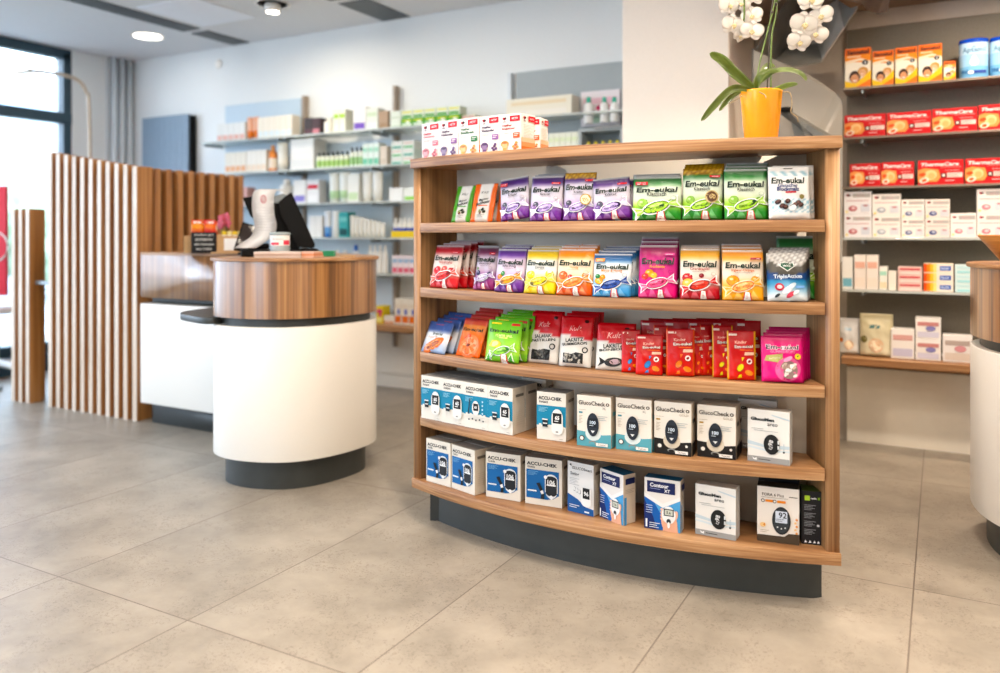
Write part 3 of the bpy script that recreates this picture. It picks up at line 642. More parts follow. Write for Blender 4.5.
def b_contour(w, h, d):
    p = carton(w, h, d, '#ece7e2', '#d9cbbb', '#1e5f86'); q = h
    p.poly([(-w*.5, 0), (w*.5, 0), (w*.5, .62*q), (w*.02, .44*q), (-w*.5, .62*q)], '#5aa3d8'); p.poly([(-w*.5, 0), (w*.10, 0), (-w*.02, .30*q), (-w*.22, .52*q), (-w*.5, .62*q)], '#1f5fae'); p.poly([(-w*.5, 0), (-w*.15, 0), (-w*.25, .25*q), (-w*.5, .56*q)], '#1a2f6c')
    p.poly([(-w*.5, .62*q), (w*.02, .44*q), (w*.5, .62*q), (w*.5, .70*q), (w*.02, .52*q), (-w*.5, .70*q)], '#f2f0ee')
    p.rect(-w*.42, .72*q, w*.36, .94*q, '#141f54'); p.text('Contour', -w*.08, .865*q, w=w*.52, col='#f4f4f6', bold=.035); p.text('XT', w*.14, .775*q, w=w*.16, col='#f4f4f6', bold=.03); p.rect(-w*.34, .79*q, -w*.05, .80*q, '#9aa6cc')
    # the hand holding the meter
    p.ell(w*.20, .17*q, w*.22, .20*q, '#e9b79c', .2); p.poly([(w*.02, 0), (w*.44, 0), (w*.40, .25*q), (w*.04, .2*q)], '#e6b094')
    for k in range(4): p.ell(w*(.02+.0*k), (.40-.06*k)*q, w*.07, w*.04, '#efc3a9', -.5)
    p.ell(w*.38, .33*q, w*.06, w*.13, '#e9b79c', -.2)
    p.ell(w*.19, .32*q, w*.19, .17*q, '#f1f1f0'); p.rect(w*.05, .30*q, w*.33, .44*q, '#3a4148'); p.rect(w*.08, .32*q, w*.30, .42*q, '#c9cdbf'); p.text('5.6', w*.19, .37*q, w=w*.12, col='#2c3230', bold=.02); p.ell(w*.19, .20*q, w*.06, .05*q, '#2e3438'); p.ell(w*.19, .13*q, w*.04, .06*q, '#f1f1f0')
    for k in range(4): p.rect(-w*.44, (.46-.045*k)*q, -w*.26, (.47-.045*k)*q, '#dbe5f2')
    p.rect(-w*.45, .04*q, -w*.40, .20*q, '#f2f4f6'); p.lines(-w*.34, .14*q, w*.3, 3, .04*q, '#dfe9f4')
    s0 = p.surf; p.surf = lambda a, b, L: (w+.0003+.0001*L, d/2+a, b); p.rect(-d*.38, .80*q, d*.38, .92*q, '#141f54'); p.lines(-d*.4, .70*q, d*.8, 3, .03*q, '#b7ad9f'); p.rect(-d*.49, 0, -d*.3, .55*q, '#4f97cf'); p.surf = s0
    return p
def b_fora(w, h, d):
    p = carton(w, h, d, '#e9e2da', '#cdc6bc', '#26241f'); q = h
    p.poly([(-w*.5, 0), (w*.5, 0), (w*.5, .19*q), (w*.25, .185*q), (w*.15, .125*q), (-w*.5, .12*q)], '#4a3d30')
    p.text('FORA 6 Plus', -w*.12, .86*q, w=w*.52, col='#4b4038', bold=.015); p.rect(w*.26, .84*q, w*.46, .855*q, '#6d645a'); p.rect(-w*.4, .805*q, w*.24, .812*q, '#8d8478')
    for a in (-.30, -.02): p.ell(a*w-.06*w, .745*q, w*.045, w*.045, '#2b2723'); p.ell(a*w-.06*w, .745*q, w*.028, w*.028, '#e9e2da'); p.rect(a*w, .725*q, a*w+.2*w, .77*q, '#e88a2e')
    p.ell(w*.08, .41*q, w*.22, .25*q, '#23272b', 0, 26); p.ell(w*.08, .41*q, w*.19, .22*q, '#2f353a', 0, 26); p.rect(-w*.06, .37*q, w*.22, .58*q, '#cfd8e6'); p.text('92', w*.11, .51*q, w=w*.19, col='#20242a', bold=.02); p.lines(-w*.04, .44*q, w*.2, 2, .03*q, '#5a6270')
    for k in (-1, 0, 1): p.ell(w*(.08+.09*k), (.27+.02*abs(k))*q, w*.018, w*.018, '#e0e0e0')
    p.ell(-w*.36, .31*q, w*.07, w*.06, '#efc98f'); p.poly([(-w*.36, .31*q), (-w*.31, .35*q), (-w*.31, .29*q)], '#c9792a'); p.lines(-w*.42, .22*q, w*.22, 2, .03*q, '#b9ac9c')
    for k in range(5): p.ell(w*(.44-.03*(k % 2)), (.46-.06*k)*q, w*.03, w*.03, '#f0c58c' if k % 2 else '#e89a5a')
    return p
def b_black(w, h, d):
    p = carton(w, h, d, '#15151a', '#101013', '#3e5a1e'); q = h
    p.rect(-w*.34, .82*q, -w*.08, .91*q, '#b9e04a'); p.text('mylife', w*.10, .86*q, w=w*.28, col='#e9e9ec', bold=.03); p.text('X', w*.36, .865*q, w=w*.14, col='#9cd03a', bold=.05)
    for k in range(4): p.lines(-w*.36, (.74-.15*k)*q, w*.6, 4, .028*q, '#8d8f94')
    p.ell(w*.32, .37*q, w*.07, w*.06, '#c9cacf')
    for a in (-.3, -.08, .14, .33): p.poly([(a*w-.07*w, .04*q), (a*w+.07*w, .045*q), (a*w+.0*w, .09*q)], '#f0f0f2')
    return p
def heartbox(w, h, d, c1, c2, c3, l1, l2, orange=False):
    p = carton(w, h, d, '#efe9e6', None, '#e7e0dc'); q = h
    if orange:
        pass
    def front(p, ww, full=True):
        p.ell(-ww*.32, .89*q, ww*.055, ww*.05, '#c3182a'); p.ell(-ww*.24, .89*q, ww*.055, ww*.05, '#2a1718'); p.poly([(-ww*.37, .88*q), (-ww*.28, .835*q), (-ww*.19, .88*q)], '#7b1420'); p.rect(-ww*.36, .79*q, -ww*.2, .81*q, '#3a3234')
        p.rect(-ww*.02, .80*q, ww*.46, .95*q, '#d2202e'); p.text('AKTIV', ww*.22, .875*q, w=ww*.3, col='#f6dede', bold=.03)
    front(p, w)
    p.text(l1, -w*.14, .70*q, w=w*.46, h=.06*q, col=c1, bold=.05); p.text(l2, -w*.06, .61*q, w=w*.66, h=.06*q, col=c1, bold=.05); p.lines(-w*.38, .52*q, w*.5, 2, .03*q, '#b9b0ac')
    p.rect(w*.14, .35*q, w*.46, .49*q, c2); p.lines(w*.18, .46*q, w*.24, 2, .045*q, '#f3e6e6')
    p.ell(-w*.24, .20*q, w*.19, w*.13, c3); p.ell(-w*.24, .15*q, w*.13, w*.16, mixc(c3, '#ffffff', .25)); p.ell(-w*.24, .06*q, w*.10, w*.05, c3); p.ell(-w*.24, .235*q, w*.14, w*.04, mixc(c3, '#000000', .25))
    for k, (a, b) in enumerate(((.18, .12), (.28, .17), (.36, .10), (.25, .06), (.32, .22))): p.ell(a*w, b*q, w*.07, w*.055, mixc(c3, '#3a1020', .35 if k % 2 else .05))
    # right-hand side face
    p.surf = lambda a, b, L: (w+.0003+.0001*L, d/2+a, b)
    p.rect(-d*.5, 0, d*.5, .12*q, '#f0733a'); p.rect(-d*.5, .12*q, d*.5, .24*q, '#f49a6c'); p.rect(-d*.5, .24*q, d*.5, .36*q, '#f6c2a2')
    front(p, d); p.lines(-d*.36, .70*q, d*.72, 9, .04*q, '#d9b9a6', th=.25)
    p.surf = lambda a, b, L: (w/2+a, -.0003-.00022*L, b)
    return p
def vit_box(w, h, d):
    p = carton(w, h, d, '#f2ead9', '#e8a46a', '#ee8038'); q = h
    p.rect(-w*.5, .80*q, w*.5, q*.995, '#ee6f24'); p.poly([(-w*.5, .66*q), (w*.5, .62*q), (w*.5, .82*q), (-w*.5, .82*q)], '#f4943a'); p.poly([(-w*.5, .60*q), (w*.1, .68*q), (w*.5, .58*q), (w*.5, .64*q), (w*.1, .74*q), (-w*.5, .68*q)], '#f8e2c4')
    p.text('Sanostol', 0, .895*q, w=w*.84, col='#3d1f14', bold=.045); p.rect(-w*.42, .77*q, w*.1, .80*q, '#f7d9b8')
    p.ell(w*.28, .62*q, w*.12, w*.11, '#2a2a2c'); p.text('3', w*.28, .62*q, h=w*.11, col='#efefef', bold=.03)
    p.poly([(-w*.5, 0), (w*.5, 0), (w*.5, .42*q), (w*.3, .3*q), (-w*.1, .1*q), (-w*.5, .18*q)], '#f0c43a'); p.poly([(-w*.1, 0), (w*.5, 0), (w*.5, .2*q)], '#ee7a28')
    p.ell(-w*.12, .27*q, w*.22, w*.26, '#3a2218'); p.ell(-w*.12, .22*q, w*.16, w*.19, '#d89a72'); p.ell(w*.20, .40*q, w*.20, w*.18, '#c99350'); p.ell(w*.18, .36*q, w*.14, w*.15, '#e6b48c')
    p.ell(-w*.12, .17*q, w*.08, w*.03, '#f3e9e2'); p.ell(w*.16, .33*q, w*.06, w*.02, '#f3e9e2')
    for a, b in ((-.18, .245), (-.06, .25), (.13, .385), (.23, .39)): p.ell(a*w, b*q, w*.018, w*.012, '#2c1a14')
    return p
def heat_box(w, h, d, v=0):
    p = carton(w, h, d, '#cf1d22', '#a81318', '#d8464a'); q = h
    p.text('ThermaCare', -w*.02, .83*q, w=w*.84, h=.15*q, col='#f8ecea', bold=.035, slant=.25)
    p.rect(-w*.0, .70*q, w*.45, .715*q, '#f0b0ae')
    p.poly([(-w*.5, .12*q), (-w*.08, .12*q), (.0*w, .3*q), (-w*.05, .62*q), (-w*.35, .68*q), (-w*.5, .6*q)], '#f0a060'); p.ell(-w*.22, .40*q, w*.14, .2*q, '#f7cf96', .2); p.ell(-w*.2, .36*q, w*.08, .13*q, '#f3b678', .2)
    p.ell(-w*.36, .18*q, w*.11, .11*q, '#f3e0cf', .3); p.ell(-w*.36, .18*q, w*.06, .06*q, '#d8632e', .3); p.ell(-w*.40, .42*q, w*.08, .07*q, '#e4562c', .2)
    p.rect(w*.01, .28*q, w*.12, .46*q, '#2c2422'); p.rect(w*.035, .32*q, w*.095, .42*q, '#f0e4da'); p.rect(w*.14, .28*q, w*.47, .47*q, '#ead7cf'); p.lines(w*.15, .44*q, w*.3, 3, .055*q, '#b98f86'); p.rect(w*.1, .56*q, w*.4, .575*q, '#f3c9c4'); p.rect(w*.1, .14*q, w*.3, .17*q, '#f3c9c4')
    return p
def med_box(w, h, d, tone='#eee6e0', acc='#8c2f36', pic='#7a84a8', grey='#b5b0ac'):
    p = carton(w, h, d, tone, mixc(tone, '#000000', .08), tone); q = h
    p.rect(-w*.18, .74*q, w*.46, .90*q, grey); p.text('AKTIV', w*.1, .82*q, h=.08*q, col=mixc(acc, '#ffffff', .5)); p.ell(-w*.36, .84*q, w*.06, w*.05, acc); p.ell(-w*.30, .84*q, w*.04, w*.04, '#4a3a3a'); p.rect(-w*.42, .58*q, w*.4, .62*q, mixc(acc, '#ffffff', .6))
    p.ell(-w*.18, .26*q, w*.16, w*.11, pic); p.ell(-w*.16, .28*q, w*.08, w*.05, mixc(pic, '#ffffff', .6)); p.rect(w*.12, .12*q, w*.44, .45*q, mixc(tone, '#b9c3d6', .5)); p.rect(w*.2, .35*q, w*.36, .42*q, mixc(acc, '#ffffff', .4)); p.ell(-w*.4, .12*q, w*.05, w*.05, '#efdc8a'); return p
# ================================================================== THE ROOM
CEIL = 2.655; VB = 4.70; UL = -6.40
area_later = []
struct(boxo('floor', (-14, 4.6, -5, 5.2, -.1, 0), m_floor, bev=0))
struct(boxo('wall_back', (UL-.3, 4.3, VB, VB+.2, 0, CEIL), m_wall, bev=0))
struct(boxo('wall_right', (4.0, 4.2, -4.2, VB, 0, CEIL), m_wall, bev=0))
struct(boxo('wall_front', (UL-.3, 4.2, -4.2, -4.0, 0, .3), m_wall, bev=0))
struct(boxo('wall_front', (UL-.3, 4.2, -4.2, -4.0, 2.5, CEIL), m_wall, bev=0))
for i in range(6):
    u = UL+.1+i*2.02; struct(boxo('wall_front_pier', (u-.12, u+.12, -4.2, -4.0, .3, 2.5), m_wall, bev=0))
    if i != 1:
        if i < 5: struct(boxo('wall_front_infill', (u+.12, u+1.9, -4.2, -4.0, .3, 2.5), m_wall, bev=0))
        continue
    tw = link('window_%d' % (i+6), None); struct(tw); bm = bmesh.new()  # unseen front window, added to bring level daylight onto the display shelf
    for dims in ((u+.12, u+.18, -4.12, -4.05, .3, 2.5), (u+1.84, u+1.90, -4.12, -4.05, .3, 2.5), (u+.12, u+1.90, -4.12, -4.05, .3, .36), (u+.12, u+1.90, -4.12, -4.05, 2.44, 2.5)): bbox(bm, *dims, bev=.004)
    from_bm('window_frame', bm, m_frame, tw); boxo('window_pane', (u+.18, u+1.84, -4.09, -4.082, .36, 2.44), m_pane, tw, bev=0)
    area_later.append((u+1.01,))
# window wall on the left: pier at the corner, low sill, the rest is glazed
struct(boxo('wall_left', (UL-.25, UL, 4.16, VB, 0, CEIL), m_wall, bev=.004))
struct(boxo('trim_1', (UL-.2, UL+.06, -4.0, 4.16, 0, .14), m_frame, bev=.005))
struct(boxo('trim_2', (UL-.12, UL+.02, 4.46, 4.70, 0, CEIL-.002), m_panelw, bev=.004))
for i, v0 in enumerate((2.72, 1.24, -.24, -1.72, -3.20)):
    t = link('window_%d' % (i+1), None); struct(t)
    bm = bmesh.new(); x0, x1 = UL-.09, UL-.01; a, b_ = v0, v0+1.44
    if i == 4: a = -3.98
    for dims in ((x0, x1, a, a+.06, .14, 2.62), (x0, x1, b_-.07, b_, .14, 2.62), (x0, x1, a, b_, 2.57, CEIL-.003), (x0, x1+.01, a, b_, 2.03, 2.12), (x0, x1, a, b_, .14, .22)): bbox(bm, *dims, bev=.004)
    f = from_bm('window_frame', bm, m_frame, t)
    for z0, z1 in ((.22, 2.03), (2.12, 2.57)):
        g = boxo('window_pane', (UL-.055, UL-.047, a+.06, b_-.07, z0, z1), m_pane, t, bev=0)
# ceiling with its long slots
cl = boxo('ceiling', (UL-.3, 4.2, -4.2, VB+.2, CEIL, CEIL+.12), m_ceil, bev=0); struct(cl)
n = 1
for (u0, u1, va, vb_) in ((-5.06, -4.876, -1.2, 4.18), (-5.06, -4.876, 4.25, 4.67), (-3.54, -3.30, -1.2, 4.10), (-3.54, -3.30, 4.18, 4.67)):
    n += 1; struct(boxo('trim_%d' % (n+1), (u0, u1, va, vb_, CEIL-.006, CEIL-.001), m_slot, bev=0))
for (u0, u1, va, vb_) in ((-4.80, -4.27, 3.58, 4.15), (-4.80, -4.27, 2.2, 2.8)):
    n += 1; struct(boxo('trim_%d' % (n+1), (u0, u1, va, vb_, CEIL-.008, CEIL-.001), m_ceil2, bev=.002))
# vertical pipes by the corner
for y in (4.50, 4.575, 4.65):
    tag(tubeo('heating_pipe', [(UL+.07, y, 0), (UL+.07, y, CEIL)], .022, m_panelw, seg=16), 'white vertical heating pipe in the far window corner', 'pipe', 'heating pipes in the corner')
# column and lowered soffit on the right
struct(boxo('wall_column', (-1.49, -.928, 4.055, VB-.001, 0, CEIL-.001), m_col, bev=.006))
struct(boxo('ceiling_soffit', (-.925, 3.99, 3.30, VB-.001, 2.286, CEIL-.001), m_soffit, bev=.004))
struct(boxo('wall_shade_panel', (-.925, -.44, VB-.03, VB-.002, 0, 2.286), m_wallt, bev=.002))  # thin panel toned for the shaded stretch of wall
struct(boxo('trim_9', (-.44, 3.98, VB-.06, VB-.002, 2.196, 2.285), m_wallt, bev=.003))
struct(boxo('baseboard_back', (UL+.1, -1.49, VB-.015, VB-.001, 0, .10), m_base, bev=.003))
# ================================================================== LIGHTS
def area(name, loc, size, power, col, rot=(0, 0, 0), parent=None, sy=None, portal=False, shape='DISK', spread=PI):
    l = bpy.data.lights.new(name, 'AREA'); l.shape = shape; l.size = size
    if sy: l.size_y = sy
    l.energy = power; l.color = col; l.spread = spread
    if portal: l.cycles.is_portal = True
    o = bpy.data.objects.new(name, l); COL.objects.link(o); o.location = loc; o.rotation_euler = rot
    if parent: o.parent = parent
    return o
def downlight(u, v, label, power=22, col=(1, .93, .84), z=CEIL, r=.11, warm=False, group=None):
    t = thing('ceiling_downlight', label, 'ceiling light', (u, v, z), 0, group)
    lathe('trim_ring', [(r*.9, 0), (r*1.0, -.004), (r*1.12, -.006), (r*1.14, -.001), (r*1.14, 0)], m_white, t)
    lathe('lamp_diffuser', [(.001, -.0015), (r*.93, -.0015), (r*.93, -.0035), (.001, -.0035)], m_light, t)
    area('lamp_light', (0, 0, -.02), r*1.8, power, col, parent=t)
    return t
downlight(-5.43, 4.15, 'round white downlight in the ceiling near the window corner', 1.2, (1, .97, .93))
t = thing('ceiling_spotlight', 'small warm brass spotlight on the ceiling, cut by the top edge', 'ceiling light', (-3.94, 3.98, CEIL))
lathe('spot_housing', [(.05, 0), (.055, -.02), (.05, -.05), (.045, -.053), (.001, -.053)], m_white, t); lathe('lamp_diffuser', [(.001, -.0535), (.042, -.0535), (.042, -.056), (.001, -.056)], m_light, t); lathe('trim_ring', [(.10, 0), (.115, -.004), (.12, 0)], m_white, t)
area('lamp_light', (0, 0, -.09), .09, 10, (1, .85, .65), parent=t)
g = 'added unseen downlights out over the sales floor'
for u, v in ((-5.4, 1.9), (-5.4, -.4), (-2.7, 3.6), (-2.7, 1.6), (-2.7, -.4), (-1.3, .6), (-.6, 1.5), (.3, .5), (-.2, -1.0), (1.6, 1.6), (1.6, -.6), (-1.9, -2.0), (-4.4, -2.0), (-1.3, 2.0), (-.2, 2.85), (1.1, 2.85)):  # unseen fill downlights, added to light the shelf, floor and rear wall
    downlight(u, v, 'round white ceiling downlight added above the sales floor, out of view', 24 if u > -2 else 7, (1, .86, .71) if u > -2 else (1, .93, .85), group=g)
for u, v in ((.3, 3.95), (1.3, 3.95), (2.4, 3.95)):  # unseen lamps, added to warm and brighten the wall unit
    downlight(u, v, 'small warm downlight added under the lowered soffit, out of view', 17, (1, .80, .60), z=2.286, r=.05, group='added unseen downlights under the soffit')
for i, v0 in enumerate((-4, -2, 0, 2)):
    area('daylight_portal', (UL-.15, v0+1.05, 1.38), 2.05, 0.001, (1, 1, 1), rot=(0, -PI/2, 0), sy=2.0, portal=True, shape='RECTANGLE').scale = (1.18, 1, 1)
for (uu,) in area_later: area('daylight_portal', (uu, -4.15, 1.4), 1.7, .001, (1, 1, 1), rot=(PI/2, 0, 0), sy=2.1, portal=True, shape='RECTANGLE')
wd = bpy.data.worlds.new('sky'); SC.world = wd; wd.use_nodes = True
nt = wd.node_tree; bg = nt.nodes['Background']
tc = N(nt, 'ShaderNodeTexCoord'); sp = N(nt, 'ShaderNodeSeparateXYZ'); nt.links.new(tc.outputs['Generated'], sp.inputs[0])
rp = ramp(nt, [(0.0, '#e4ecf6'), (.5, '#f0f7ff'), (1.0, '#bfdcff')]); mr = N(nt, 'ShaderNodeMapRange'); mr.inputs[1].default_value = -1; nt.links.new(sp.outputs[2], mr.inputs[0]); nt.links.new(mr.outputs[0], rp.inputs['Fac'])
nt.links.new(rp.outputs['Color'], bg.inputs['Color']); bg.inputs['Strength'].default_value = 9.0
# ================================================================== OUTSIDE
tag(boxo('pavement', (-40, UL-.3, -20, 30, -.16, -.02), m_pave, bev=0), 'pale bright pavement and street outside the shop window', 'pavement', kind='structure')
b = thing('office_building', 'pale blue-grey building across the street seen through the window', 'building', (-19, 9.0, 0))
boxo('wall', (-3, 3, -5, 9, 0, 3.6), m_facade, b); boxo('roof', (-3.2, 3.2, -5.2, 9.2, 3.6, 3.85), m_panelb, b)
for k in range(6): boxo('window', (2.98, 3.05, -4.2+k*2.1, -2.8+k*2.1, 1.3, 2.7), m_facw, b, bev=.01)
for k, (x, y, r) in enumerate(((-13.5, 6.6, .8), (-13.8, 8.6, 1.0), (-13.4, 10.8, .9))):
    bm = bmesh.new(); bmesh.ops.create_icosphere(bm, subdivisions=4, radius=r)
    for vv in bm.verts: vv.co *= 1+.12*math.sin(vv.co.x*9+k)*math.sin(vv.co.y*8)*math.sin(vv.co.z*10)+random.uniform(-.03, .03)
    o = thing('street_bush', ['pale green bush outside, nearest the window frame', 'tallest green bush outside the window', 'green bush outside, farthest along the street'][k], 'bush', (x, y, 0), 0, 'bushes outside')
    from_bm('foliage', bm, m_hedge, o, True, loc=(0, 0, r+.25)); tubeo('stem', [(0, 0, 0), (0, 0, r)], .06, m_stemd, o)
# ================================================================== DISPLAY SHELF
UC, RR, VC = -1.012, 2.17, 4.555
TOPS = [1.145, .902, .659, .416, .173]
U0, U1 = -1.767, -.257
def arc_pts(u0, u1, r, n=28):
    out = []
    for i in range(n+1):
        u = u0+(u1-u0)*i/n; out.append((u, VC-math.sqrt(r*r-(u-UC)**2)))
    return out
def side_u(v, right, inset=0):
    """radial side line"""
    ue = U1 if right else U0; ve = VC-math.sqrt(RR**2-(ue-UC)**2)
    tt = 1.45*(v-ve)/(VC-ve); return ue+(UC-ue)*tt+(-inset if right else inset)
def board(r, inset, vback, u0=None, u1=None):
    pts = arc_pts(U0+inset, U1-inset, r)
    return pts+[(side_u(vback, True, inset), vback), (side_u(vback, False, inset), vback)]
unit = thing('display_shelf', 'bow-fronted oak display shelf with five tiers of sweets and meter boxes', 'display shelf', (0, 0, 0))
VBK = 2.90
prism('top_board', board(RR+.012, -.008, VBK+.005), 1.353, 1.389, oak_h, unit, bev=.0015)
prism('bottom_board', board(RR+.006, -.004, VBK+.005), .137, .173, oak_h, unit, bev=.0015)
for z in TOPS[:4]:
    prism('shelf_board', board(RR-.002, .04, 2.655), z-.036, z, oak_h, unit, bev=.001)
for rgt in (False, True):
    def su(v, ins): return side_u(v, rgt, ins)
    vf = VC-math.sqrt(RR**2-((U1 if rgt else U0)-UC)**2)+.002
    q = [(su(vf, 0), vf), (su(VBK, 0), VBK), (su(VBK, .038), VBK), (su(vf-.008, .038), vf-.008)]
    prism('side_panel', q if rgt else q, .173, 1.353, oak_in if not rgt else oak_in, unit, bev=.001)
    q2 = [(su(vf, 0)+(.0 if rgt else 0), vf-.0016), (su(vf, .038), vf-.0096), (su(vf, .038), vf-.0076), (su(vf, 0), vf+.0004)]
    prism('front_edging', q2, .1732, 1.3528, oak_v, unit)
prism('back_panel', [(side_u(2.66, False, .03), 2.657), (side_u(2.66, True, .03), 2.657), (side_u(2.67, True, .03), 2.671), (side_u(2.67, False, .03), 2.671)], .173, 1.353, m_back, unit)
prism('rear_panel', [(side_u(VBK, False, .03), VBK-.02), (side_u(VBK, True, .03), VBK-.02), (side_u(VBK, True, .03), VBK-.002), (side_u(VBK, False, .03), VBK-.002)], .173, 1.353, oak_in, unit)
prism('plinth', [(-1.723, 2.57)]+[(u, VC-math.sqrt((RR-.082)**2-(u-UC)**2)) for u in [-1.69+i*(1.35/24) for i in range(25)]]+[(-.317, 2.60), (-.42, 2.86), (-1.60, 2.86)], 0, .137, m_plinth, unit)
# ------------------------------------------------------------------ placing helpers on the shelf
def ray_arc(x, r):
    """u,v where the viewing ray of column x meets the circle of radius r"""
    k = (x-500)/FPX; d = Vector((-SS+k*CC, CC+k*SS)); o = Vector((UC, VC)); a = d.dot(d); b = -2*d.dot(o); c = o.dot(o)-r*r
    t = (-b-math.sqrt(b*b-4*a*c))/(2*a); return Vector((d.x*t, d.y*t))
def put_bag(maker, tier, xl, xr, yt, label, sl=.02, sr=None, tilt=8, roll=0, t=.022, behind=0, dspan=.022, blabel=None, group=None, bx=0.0, seed=0, name='candy_bag', cat='candy bag', bt=None, grow=.0, dz=0):
    z = TOPS[tier]; sr = sl if sr is None else sr
    a = ray_arc(xl, RR-sl); b = ray_arc(xr, RR-sr); c = (a+b)/2; w = (b-a).length; yaw = math.atan2(b.y-a.y, b.x-a.x)
    T = math.radians(tilt); Dm = depth(c); Dt = Dm+.15*math.sin(T)
    h = (zof(yt, Dt)-z)/math.cos(T)
    m = maker(w, h, t)
    o = m.build(name, None, (c.x, c.y, z+.001+abs(math.sin(math.radians(roll)))*w/2+t*.05+dz), (-T, math.radians(roll), yaw)); o.rotation_mode = 'XYZ'
    tag(o, label, cat, group and None)
    nrm = Vector((-math.sin(yaw), math.cos(yaw)))
    for k in range(behind):
        q = o.copy(); COL.objects.link(q)
        TT = math.radians(max(2, (bt if bt is not None else tilt*.55)*(1-.12*k))); off = .012+dspan*(k+1)
        along = Vector((math.cos(yaw), math.sin(yaw)))*(bx*(k+1)/max(1, behind))
        q.location = (c.x+nrm.x*off+along.x, c.y+nrm.y*off+along.y, z+.001+t*.05)
        q.rotation_euler = (-TT, 0, yaw+random.uniform(-.03, .03)); s = 1+1.6*grow*(k+1); q.scale = (1, 1, s)
        q['label'] = blabel or ('copy half hidden behind the '+label); q['group'] = (group or label.split(' on ')[0].split(' with ')[0]+' stack')[:60]
    return o
def mk(fn, *a, **k): return lambda w, h, t: fn(w, h, t, *a, **k)
# --- tier 1 (top)
g1 = '#1e6b2a'
put_bag(mk(stripe_bag, '#4f9a2e', 1), 0, 451, 469.5, 186.6, 'small green and silver striped candy bag at the left end of the top tier', .045, .05, 16, t=.016)
put_bag(mk(stripe_bag, '#e5651f', 2), 0, 469.8, 492, 184.5, 'small orange and silver striped candy bag beside the green one', .04, .045, 15, t=.016, behind=2, dspan=.02, bx=.03, blabel='orange striped candy bag tucked behind the front orange one on the top tier', bt=12)
PUR = dict(top='#45246e', pale='#d5cedb', bot='#6a2f8c', sw='#b9a3dc', sub='Kräuter', wing='#d9cdee', mid='#b08cc8', swink='#2d1a4a', fruit=[(-.32, .36, .1, '#4b4a5a'), (-.38, .28, .08, '#7a5c9a')])
put_bag(mk(em_bag, badge='L', seed=3, **PUR), 0, 501, 529.5, 180, 'purple candy bag with red badge, tilted sideways, first purple one on the top tier', .035, .04, 8, roll=-6, behind=0)
put_bag(mk(em_bag, badge='R', seed=4, **PUR), 0, 529.6, 561, 177, 'purple candy bag standing upright before two more, second purple one on the top tier', .02, .03, 9, behind=2, blabel='purple candy bag half hidden behind the second purple one on the top tier', grow=.02)
put_bag(mk(em_bag, gold=True, badge='R', seal=('#b08c3a', '#efe3c0', '95%'), seed=5, **PUR), 0, 563, 594.5, 173.5, 'purple candy bag with gold header and round gold seal on the top tier', .03, .035, 8)
put_bag(mk(em_bag, badge='R', seed=6, **PUR), 0, 594, 631, 180, 'purple candy bag with crumpled tilted top beside the first green bag', .02, .03, 9, roll=-4, behind=2, blabel='purple candy bag hidden behind the tilted purple one beside the green bags')
GRN = dict(top='#1f6e2a', pale='#d9e4cf', bot='#2f8a2f', sw='#9fcf3e', sub='Klassisch', wing='#a9d65a', mid='#9ccc3c', swink='#123d18', fruit=[(-.30, .38, .12, '#8fbf4a'), (.33, .36, .11, '#7db63c')])
put_bag(mk(em_bag, badge='L', seed=7, **GRN), 0, 632.6, 681, 178, 'wide green candy bag with red badge at its upper left on the top tier', .02, .03, 10, behind=3, blabel='green candy bag half hidden behind the wide green one with red badge', grow=.02, bx=-.012)
put_bag(mk(em_bag, gold=True, badge='R', seal=('#c9b27a', '#5a3a22', '100'), seed=8, **GRN), 0, 682, 722, 169, 'green candy bag with gold header and round brown seal on the top tier', .035, .03, 9, behind=2, grow=.03, blabel='green candy bag added behind the one with gold header to block light')  # the copies behind are added to block stray window light
put_bag(mk(em_bag, seed=9, **GRN), 0, 724.5, 767.6, 170, 'tall plain green candy bag beside the white checked bag', .015, .025, 8, behind=2, blabel='green candy bag standing behind the tall plain green one', grow=.045, bx=.012)
put_bag(mk(check_bag, 10), 0, 769, 810.5, 167.5, 'white candy bag with blue checks and dark sweets at the right end of top tier', .015, .025, 7, behind=1, bx=.02, grow=.02, blabel='white candy bag standing behind the blue checked one')
# --- tier 2
RED = dict(top='#a81c26', pale='#ecd9cf', bot='#c9262c', sw='#e0433f', sub='Wildkirsche', wing='#e45a4c', mid='#e08a7a', swink='#7a1018', subcol='#b9493f', fruit=[(-.28, .40, .14, '#d8343a'), (.25, .38, .12, '#c9262c'), (0, .42, .12, '#e45a4c')])
put_bag(mk(em_bag, badge='R', seed=11, **RED), 1, 430, 457.5, 246, 'bright red candy bag with white header, leftmost on the second tier', .012, .03, 14, behind=3, dspan=.026, bx=.035, blabel='red candy bag in the row behind the leftmost red one', bt=9, grow=.02)
put_bag(mk(em_bag, top='#5b1a3a', pale='#c9b7c6', bot='#8a2a6a', sw='#cfc4e2', sub='Johannisbeere', wing='#b59ac8', mid='#9a5a9c', swink='#33204a', badge='R', fruit=[(-.30, .38, .12, '#2d2450'), (-.36, .48, .07, '#5a8a3a'), (-.15, .30, .10, '#3d2f66'), (.3, .36, .1, '#2d2450')], seed=12), 1, 473.5, 494, 247, 'dark plum candy bag with dark berries, third stack from left on second tier', .04, .045, 12, behind=1, bx=-.02, blabel='dark plum candy bag behind the one with berries')
put_bag(mk(em_bag, top='#5a2f86', pale='#d8c6d8', bot='#5f2a86', sw='#f0a23c', sub='Apfel-Honig', wing='#e8932e', mid='#b58ac0', swink='#8a4a10', fruit=[(-.32, .34, .10, '#e8832a'), (-.22, .42, .09, '#3f8a3a'), (.3, .36, .11, '#f0a040')], seed=13), 1, 494.5, 523, 249.8, 'purple candy bag with an orange sweet, left of the yellow bag', .012, .02, 11, behind=2, blabel='purple candy bag with orange sweet, partly hidden behind its twin', grow=.03)
